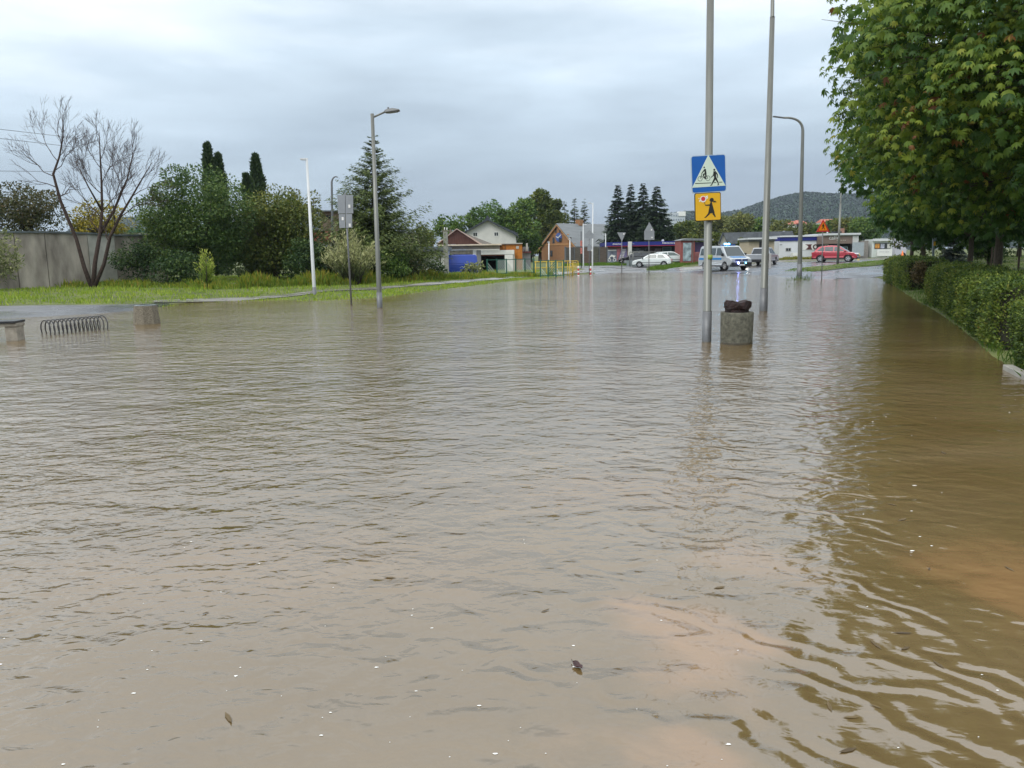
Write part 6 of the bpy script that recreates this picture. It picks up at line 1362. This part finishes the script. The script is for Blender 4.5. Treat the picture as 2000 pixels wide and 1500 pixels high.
# ---- hedges: clipped privet, leaves on a woody core
HEDGE = [(0, (0.022, 0.045, 0.010)), (0.35, (0.06, 0.11, 0.018)), (0.65, (0.15, 0.21, 0.03)), (0.92, (0.26, 0.30, 0.05)), (1, (0.28, 0.19, 0.06))]
def hedge(label, path, wdt, h0, h1, n, lf, seed):
    """path: front (water side) base line; body lies to its right"""
    r_ = np.random.default_rng(seed); A = resample(path, 40); T = np.gradient(A, axis=0); T /= np.linalg.norm(T, axis=1, keepdims=True); Q = np.stack([T[:, 1], -T[:, 0]], 1)
    b = Vector((A[0][0], A[0][1], gz(*A[0]))); o = thing('hedge', label, 'hedge', b)
    def bump(s, v): return .045 * math.sin(s * 3.1 + seed) * math.sin(v * 2.7 + s * 1.3) + .03 * math.sin(s * 7.7 + v * 5)
    sv = np.r_[0, np.cumsum(np.linalg.norm(np.diff(A, axis=0), axis=1))]; Ls = sv[-1]
    prof = [(.10, 0), (.04, .3), (.0, .62), (.0, .88), (.10, .985), (.5, 1.0), (.90, .985), (1, .88), (1, .5), (.95, 0)]
    core = MB(); vs = []; m_ = len(prof)
    for i in range(40):
        t = sv[i] / Ls; H = h0 + (h1 - h0) * t; z = gz(*A[i]); k = .84
        for (u, v) in prof:
            uu = .5 + (u - .5) * k; bb_ = bump(sv[i], v); p = A[i] + Q[i] * (uu * wdt + bb_); vs.append((p[0] - b.x, p[1] - b.y, z - .15 + (v * H * .94 + .15) + bb_ - b.z))
    core.add(vs, [(i * m_ + k, i * m_ + (k + 1) % m_, (i + 1) * m_ + (k + 1) % m_, (i + 1) * m_ + k) for i in range(39) for k in range(m_)] + [tuple(range(m_ - 1, -1, -1)), tuple(39 * m_ + k for k in range(m_))])
    core.build('branches', pmat('hedge_wood', (0.022, 0.022, 0.010), .95, 0, .5, 9, 1, 20) if 'hedge_wood' not in MATS else MATS['hedge_wood'], o)
    # surface sampling
    per = np.array(prof); seg = np.linalg.norm((per[1:] - per[:-1]) * [wdt, h0], axis=1); cs = np.r_[0, np.cumsum(seg)] / seg.sum()
    s = r_.uniform(0, Ls, n); c = r_.uniform(0, 1, n); ends = r_.random(n) < wdt / (Ls + 2 * wdt) * .9
    u = np.interp(c, cs, per[:, 0]); v = np.interp(c, cs, per[:, 1])
    u = np.where(ends, r_.uniform(0, 1, n), u); v = np.where(ends, r_.uniform(.02, 1, n), v); s = np.where(ends, np.where(r_.random(n) < .65, 0, Ls), s)
    ax_ = np.interp(s, sv, A[:, 0]); ay = np.interp(s, sv, A[:, 1]); qx = np.interp(s, sv, Q[:, 0]); qy = np.interp(s, sv, Q[:, 1]); tx = np.interp(s, sv, T[:, 0]); ty = np.interp(s, sv, T[:, 1])
    H = h0 + (h1 - h0) * s / Ls; bb_ = .045 * np.sin(s * 3.1 + seed) * np.sin(v * 2.7 + s * 1.3) + .03 * np.sin(s * 7.7 + v * 5)
    nu = np.where(v > .96, 0, np.where(u < .5, -1, 1)); nz_ = np.where(v > .96, 1, .25); en = np.where(ends, np.where(s < .1, -1.0, 1.0), 0.0)
    nor = np.c_[qx * nu * (1 - abs(en)) + tx * en, qy * nu * (1 - abs(en)) + ty * en, nz_]
    z = ground(ax_, ay)
    pos = np.c_[ax_ + qx * (u * wdt + bb_), ay + qy * (u * wdt + bb_), z + v * H + bb_] - np.array(b) + unit(nor) * (r_.uniform(-.10, .035, n) + .07 * (r_.random(n) < .03))[:, None]
    low = np.exp(-v * 5) * .0; ax = nor + r_.normal(size=(n, 3)) * .9; ax[:, 2] += .35
    # thin patches where the wood shows
    thin = (np.sin(s * 2.3 + seed) * np.sin(v * 6 + s) > .60) & (r_.random(n) < .75); keep = ~thin
    tone = np.clip(.10 + .15 * np.sin(s * 1.7 + v * 3 + np.sin(s * 4.1)) + r_.beta(2, 2.4, n) * .85, 0, 1)
    V, Fc = place_leaves(pos[keep], ax[keep], (nor + r_.normal(size=(n, 3)) * .7)[keep], (lf * r_.uniform(.6, 1.3, n))[keep], (np.array([(0, 0, 0), (.3, .5, .05), (0, 1, -.05), (-.3, .5, .05)]), LEAF[1]))
    npmesh('leaves', V, Fc, lm('hedge', HEDGE), o, tone[keep])
hb0 = [g2(1838, 590), g2(1880, 620), g2(1925, 655), g2(1962, 690)][::-1]
# line of the hedge in world coordinates: front base
def along(px_py): return g2(*px_py)
hedge('nearest clipped hedge at the right edge of the picture', [(5.75, 8.3), (6.85, 10.8)], 1.05, 0.98, 1.0, 30000, .040, 1)
hedge('long middle section of the clipped hedge, thinning at its near end', [(7.5, 12.35), (8.55, 14.9), (10.9, 20.1), (12.2, 23.4)], 1.2, 1.03, 1.12, 80000, .050, 2)
hedge('far clipped hedge block beyond the gap', [(15.3, 31.0), (16.4, 33.8), (18.1, 38.8)], 1.5, 1.18, 1.22, 26000, .065, 3)
# ivy and nettles in the gap
broadleaf('dead brown shrub in the gap between the far and middle hedge', 1797, 28.6, 505, 560, 34, 'dead', ramp_of((.035, .03, .015), (.07, .06, .03), (.11, .10, .045)), 97, name='bush', cat='bush', n=2500, br=.5, trunk=False, leaf=.08)

# ---- chestnut trees on the right
def palm_shape():
    vs = []; fs = []
    for k, (a, L) in enumerate(((-105, .62), (-68, .85), (-33, 1.0), (0, 1.06), (33, 1.0), (68, .85), (105, .62))):
        a = R(a); dx, dy = math.sin(a), math.cos(a); nx_, ny_ = dy, -dx; o = len(vs); dr = -.22
        pts = [(0, 0, 0), (.45 * L, -.12, dr * .15), (.72 * L, -.165, dr * .5), (L, 0, dr * 1.3), (.72 * L, .165, dr * .5), (.45 * L, .12, dr * .15)]
        mid = (.6 * L, 0, dr * .2 + .03)
        for t, w_, z in pts: vs.append((dx * t + nx_ * w_, dy * t + ny_ * w_, z))
        vs.append((dx * mid[0], dy * mid[0], mid[2]))
        fs += [(o, o + 1, o + 2, o + 6), (o + 6, o + 2, o + 3, o + 3), (o, o + 6, o + 4, o + 5), (o + 6, o + 3, o + 3, o + 4)]
    # use proper quads: split each leaflet along its rib
    vs = []; fs = []
    for k, (a, L) in enumerate(((-105, .60), (-68, .85), (-33, 1.0), (0, 1.06), (33, 1.0), (68, .85), (105, .60))):
        a = R(a); dx, dy = math.sin(a), math.cos(a); nx_, ny_ = dy, -dx; o = len(vs); dz = -.62
        for t, w_, z in ((0, 0, 0), (.62 * L, -.19 * L, dz * .30 - .05), (L, 0, dz), (.62 * L, .19 * L, dz * .30 - .05), (.60 * L, 0, dz * .30 + .03)): vs.append((dx * t + nx_ * w_, dy * t + ny_ * w_, z))
        fs += [(o, o + 4, o + 2, o + 1), (o, o + 3, o + 2, o + 4)]
    return np.array(vs), np.array(fs)
PALM = palm_shape()
def chestnut(label, trunk_xy, C, rad, n, nb, seed, lsize, stops=CH, key='chestnut', trunk_r=.2, br=.27, zc=2.2, fruit=0, extra=(), taper=.38):
    r_ = np.random.default_rng(seed); b = Vector((trunk_xy[0], trunk_xy[1], gz(*trunk_xy))); B = np.array(b); C = np.array(C, float); rad = np.array(rad, float)
    o = thing('chestnut_tree', label, 'tree', b)
    d = unit(r_.normal(size=(nb, 3))); q = r_.uniform(.35, 1, (nb, 1)) ** .4 * (1 - br * .7); bc = C + d * q * rad * np.c_[1 - taper * np.clip(d[:, 2], 0, 1), np.ones(nb), np.ones(nb)]; bs = br * min(rad) * r_.uniform(.6, 1.35, nb)
    if len(extra): bc = np.r_[bc, np.array([e[:3] for e in extra])]; bs = np.r_[bs, np.array([e[3] for e in extra])]
    nbt = len(bc); w_ = bs ** 2 / (bs ** 2).sum(); k = r_.choice(nbt, n, p=w_); nr = unit(r_.normal(size=(n, 3)) + np.array([0, 0, .25]))
    rr = r_.uniform(.3, 1, n) ** .3; pos = bc[k] + nr * (rr * bs[k])[:, None] * np.array([1.15, 1.15, .75])
    keep = pos[:, 2] > b.z + zc * .72; pos, nr, k = pos[keep], nr[keep], k[keep]; n = len(pos)
    ax = nr * np.array([1, 1, .3]) + r_.normal(size=(n, 3)) * .35; ax[:, 2] -= .75
    nor = nr * .8 + np.array([0, 0, .8]) + r_.normal(size=(n, 3)) * .38
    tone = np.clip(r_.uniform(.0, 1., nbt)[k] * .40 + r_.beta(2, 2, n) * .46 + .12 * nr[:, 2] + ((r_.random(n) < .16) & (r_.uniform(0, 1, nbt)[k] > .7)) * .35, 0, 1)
    V, Fc = place_leaves(pos - B, ax, nor, lsize * r_.uniform(.5, 1.35, n), PALM)
    npmesh('crown', V, Fc, lm(key, stops), o, np.repeat(tone, len(PALM[1])) + r_.uniform(-.03, .03, n * len(PALM[1])))
    mb = MB(); R_ = random.Random(seed); f = Vector((0, 0, zc + .4))
    mb.tube([(0, 0, -.3), (0, 0, .1), (.03, 0, zc * .6), tuple(f), (0.2, 0, (C[2] - b.z) * 1.2)], [trunk_r * 1.5, trunk_r * 1.1, trunk_r * .92, trunk_r * .85, trunk_r * .4], 14)
    for c in bc:
        e = Vector(c - B); s_ = Vector((0, 0, R_.uniform(zc, max(zc + .5, min(e.z, C[2] - b.z))))); m_ = s_.lerp(e, .5) + Vector((0, 0, .12 * (e - s_).length))
        mb.tube([s_, m_, e], [trunk_r * .32, trunk_r * .17, trunk_r * .04], 6)
        for _ in range(3):
            t2 = e + Vector((R_.gauss(0, .5), R_.gauss(0, .5), R_.gauss(-.1, .35))) * float(bs.mean()) * 1.3; mb.tube([m_.lerp(e, .6), t2], [trunk_r * .06, trunk_r * .02], 4)
    mb.build('trunk', BARK, o, True)
    if fruit:
        fm = pmat('chestnut_husk', (.34, .27, .04), .6, 0, .2, 30); kk = r_.choice(np.where(pos[:, 1] < C[1])[0], fruit)
        for i in kk:
            p = pos[i] - B + nr[i] * .1; r0_ = .032
            MB().lathe([(r0_ * math.sin(math.pi * (j + .02) / 7.04), -r0_ * math.cos(math.pi * (j + .02) / 7.04)) for j in range(8)], 9).build('fruit', fm, o, True, loc=tuple(p))
    return o
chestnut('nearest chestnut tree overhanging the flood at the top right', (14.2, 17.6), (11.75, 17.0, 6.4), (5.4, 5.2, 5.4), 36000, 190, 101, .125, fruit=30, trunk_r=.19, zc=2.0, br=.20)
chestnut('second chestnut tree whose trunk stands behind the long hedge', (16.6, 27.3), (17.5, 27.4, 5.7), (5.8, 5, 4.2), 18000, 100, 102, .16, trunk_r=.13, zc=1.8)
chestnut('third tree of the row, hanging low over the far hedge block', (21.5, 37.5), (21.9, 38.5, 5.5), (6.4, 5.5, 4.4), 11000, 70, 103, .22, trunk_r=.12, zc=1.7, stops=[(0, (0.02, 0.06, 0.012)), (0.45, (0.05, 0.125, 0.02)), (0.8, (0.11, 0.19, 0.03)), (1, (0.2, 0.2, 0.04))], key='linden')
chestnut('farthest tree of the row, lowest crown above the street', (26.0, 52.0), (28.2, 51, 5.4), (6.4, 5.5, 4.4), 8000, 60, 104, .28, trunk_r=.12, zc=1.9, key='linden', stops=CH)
broadleaf('feathery ash tree peeping out at the upper left of the chestnuts', 1700, 30, 15, 330, 110, 'ash', ramp_of((.04, .07, .025), (.09, .13, .04), (.16, .20, .07)), 105, n=9000, nb=34, br=.24, leaf=.16, wid=.15, depth=1.1, trunk_px=2120)
# park backdrop
for i, (px, Y, pt, pb, pw, key, st, lab) in enumerate([(1800, 60, 330, 520, 150, 'dark_green', DK, 'dark park tree behind the far end of the hedge'), (1895, 62, 330, 525, 130, 'park_dark', DK, 'dark park tree behind the blue spruce'), (1990, 58, 350, 520, 150, 'park_dark', DK, 'dark park tree beyond the lawn at the right edge'),
        (2090, 62, 320, 520, 160, 'park_dark', DK, 'dark park tree outside the right edge'), (1930, 46, 440, 512, 80, 'park_dark', BR, 'low dark shrub under the chestnuts left of the lawn')]):
    broadleaf(lab, px, Y, pt, pb, pw, key, st, 110 + i, n=9000, nb=26, br=.34)
conifer('small blue grey spruce behind the long hedge', 1862, 42, 446, 74, 'blue_spruce', BS, 120, nl=16, dense=2.2)
for i, (px, Y) in enumerate(((1939, 33), (1986, 27), (1934, 36))):
    b = base(px, Y); MB_ = MB().tube([(0, 0, -.2), (0, 0, 1.25)], .035, 8).build('tree_stake', WOODB, None, True, loc=b)
    tag(MB_, ('slim wooden stake on the lawn left of the chestnut trunk', 'thickest wooden stake at the right edge of the lawn', 'farthest wooden stake on the lawn')[i], 'stake')

# ---- wooded hill, far away
def hill(name, pts, Y, label=None, seed=1):
    r_ = np.random.default_rng(seed); pts = sorted(pts); px = np.array([p[0] for p in pts]); py = np.array([p[1] for p in pts]); nxx, nyy = 160, 26
    xs = np.linspace(px[0], px[-1], nxx); tops = np.interp(xs, px, py); V = []
    X0 = np.array([P(a, c, Y).x for a, c in zip(xs, tops)]); Z0 = np.array([P(a, c, Y).z for a, c in zip(xs, tops)])
    for j in range(nyy):
        t = j / (nyy - 1); pr = math.sin(math.pi * min(1, t * .98 + .01)) ** .8; y = Y - 350 + 700 * t
        nn = r_.uniform(-1, 1, nxx) * 2.0
        V.append(np.c_[X0 * (y / Y) ** .3, np.full(nxx, y), -2 + (Z0 + 2) * pr + nn * pr])
    V = np.concatenate(V); i = (np.arange(nyy - 1)[:, None] * nxx + np.arange(nxx - 1)[None]).ravel()
    o = npmesh(name, V, np.stack([i, i + 1, i + nxx + 1, i + nxx], 1), pmat(name + '_ground', (.02, .04, .015), .95, 0, .3, .01), smooth=True); tag(o, kind='structure')
    # forest of rough crowns
    n = 9000; k = r_.uniform(0, nxx - 1.001, n); j = r_.uniform(0, .56, n) ** .8; u = k.astype(int); y = Y - 350 + 700 * j; x = np.interp(k, np.arange(nxx), X0) * (y / Y) ** .3; z = -2 + (np.interp(k, np.arange(nxx), Z0) + 2) * np.sin(np.pi * np.minimum(1, j * .98 + .01)) ** .8
    ico = []; ph = (1 + 5 ** .5) / 2
    for a, b_ in ((1, ph), (-1, ph), (1, -ph), (-1, -ph)): ico += [(0, a, b_), (a, b_, 0), (b_, 0, a)]
    ico = unit(np.array(ico, float)); from itertools import combinations
    fc = [c for c in combinations(range(12), 3) if all(np.linalg.norm(ico[p] - ico[q_]) < 1.1 for p, q_ in combinations(c, 2))]
    sz = r_.uniform(3, 6.5, n) * Y / 1500; A = ico[None] * r_.uniform(.7, 1.25, (n, 12, 1)) * sz[:, None, None] * np.array([.85, .85, 1.15]) + np.c_[x, y, z][:, None]
    Fc = (np.array(fc)[None] + (np.arange(n) * 12)[:, None, None]).reshape(-1, 3)
    tone = np.repeat(r_.uniform(.1, .9, n), len(fc))
    f = npmesh('forest', A.reshape(-1, 3), Fc, lm('forest', ramp_of((.008, .028, .016), (.015, .046, .024), (.026, .066, .032))), None, tone); tag(f, label, 'forest', kind='stuff')
hill('hill', [(1240, 425), (1300, 424), (1340, 420), (1400, 424), (1450, 414), (1490, 399), (1530, 388), (1565, 383), (1600, 386), (1640, 386), (1700, 396), (1760, 404), (1850, 420)], 1400, 'dense dark wood covering the far hill on the right', 3)
hill('hill', [(180, 455), (230, 438), (262, 431), (300, 434), (340, 446), (420, 450), (520, 440), (600, 436), (660, 446), (760, 452)], 1500, 'far bluish wood on the low hill at the left', 4)
# red roofs at the foot of the hill
for i, (px, py, pw) in enumerate(((1549, 435, 22), (1563, 433, 18), (1573, 437, 12), (1618, 431, 30))):
    s = Site('house', ['far house with pale red roof just left of the bent lamp post', 'far house with red roof right behind the bent lamp post', 'small far red roofed house right of the bent lamp post', 'far long red roofed house above the orange warning sign'][i], 'house', px, 420, 'far red roofed houses below the hill')
    s.box('wall', PLASTW, px - pw / 2, px + pw / 2, py + 3, None, 0, 8)
    z0, z1 = s.z(py + 3, px), s.z(py - 3.5, px); x0, x1 = s.x(px - pw / 2 - 1), s.x(px + pw / 2 + 1)
    MB().add([(x0, -.8, z0), (x1, -.8, z0), (x1 - 1, 4, z1), (x0 + 1, 4, z1), (x0, 8.8, z0), (x1, 8.8, z0)], [(0, 1, 2, 3), (5, 4, 3, 2), (0, 3, 4), (1, 5, 2), (1, 0, 4, 5)]).build('roof', pmat('far_red_tiles', (.42, .13, .08), .7, 0, .2) if 'far_red_tiles' not in MATS else MATS['far_red_tiles'], s.o)
# haze
hz = MB().box(-6500, 6500, -140, 6500, -3, 150).build('haze', pmat('haze_tmp', (.5, .5, .5)))
hm = bpy.data.materials.new('haze_air'); hm.use_nodes = True; ht_ = hm.node_tree; ht_.nodes.clear(); ho = ht_.nodes.new('ShaderNodeOutputMaterial'); hv = ht_.nodes.new('ShaderNodeVolumePrincipled')
hv.inputs['Color'].default_value = (.72, .83, .97, 1); hv.inputs['Density'].default_value = 0.00015; hv.inputs['Anisotropy'].default_value = 0.0; ht_.links.new(hv.outputs[0], ho.inputs['Volume'])
hz.data.materials.clear(); hz.data.materials.append(hm); tag(hz, 'thin pale moist air fading the far hill', 'haze', kind='stuff')
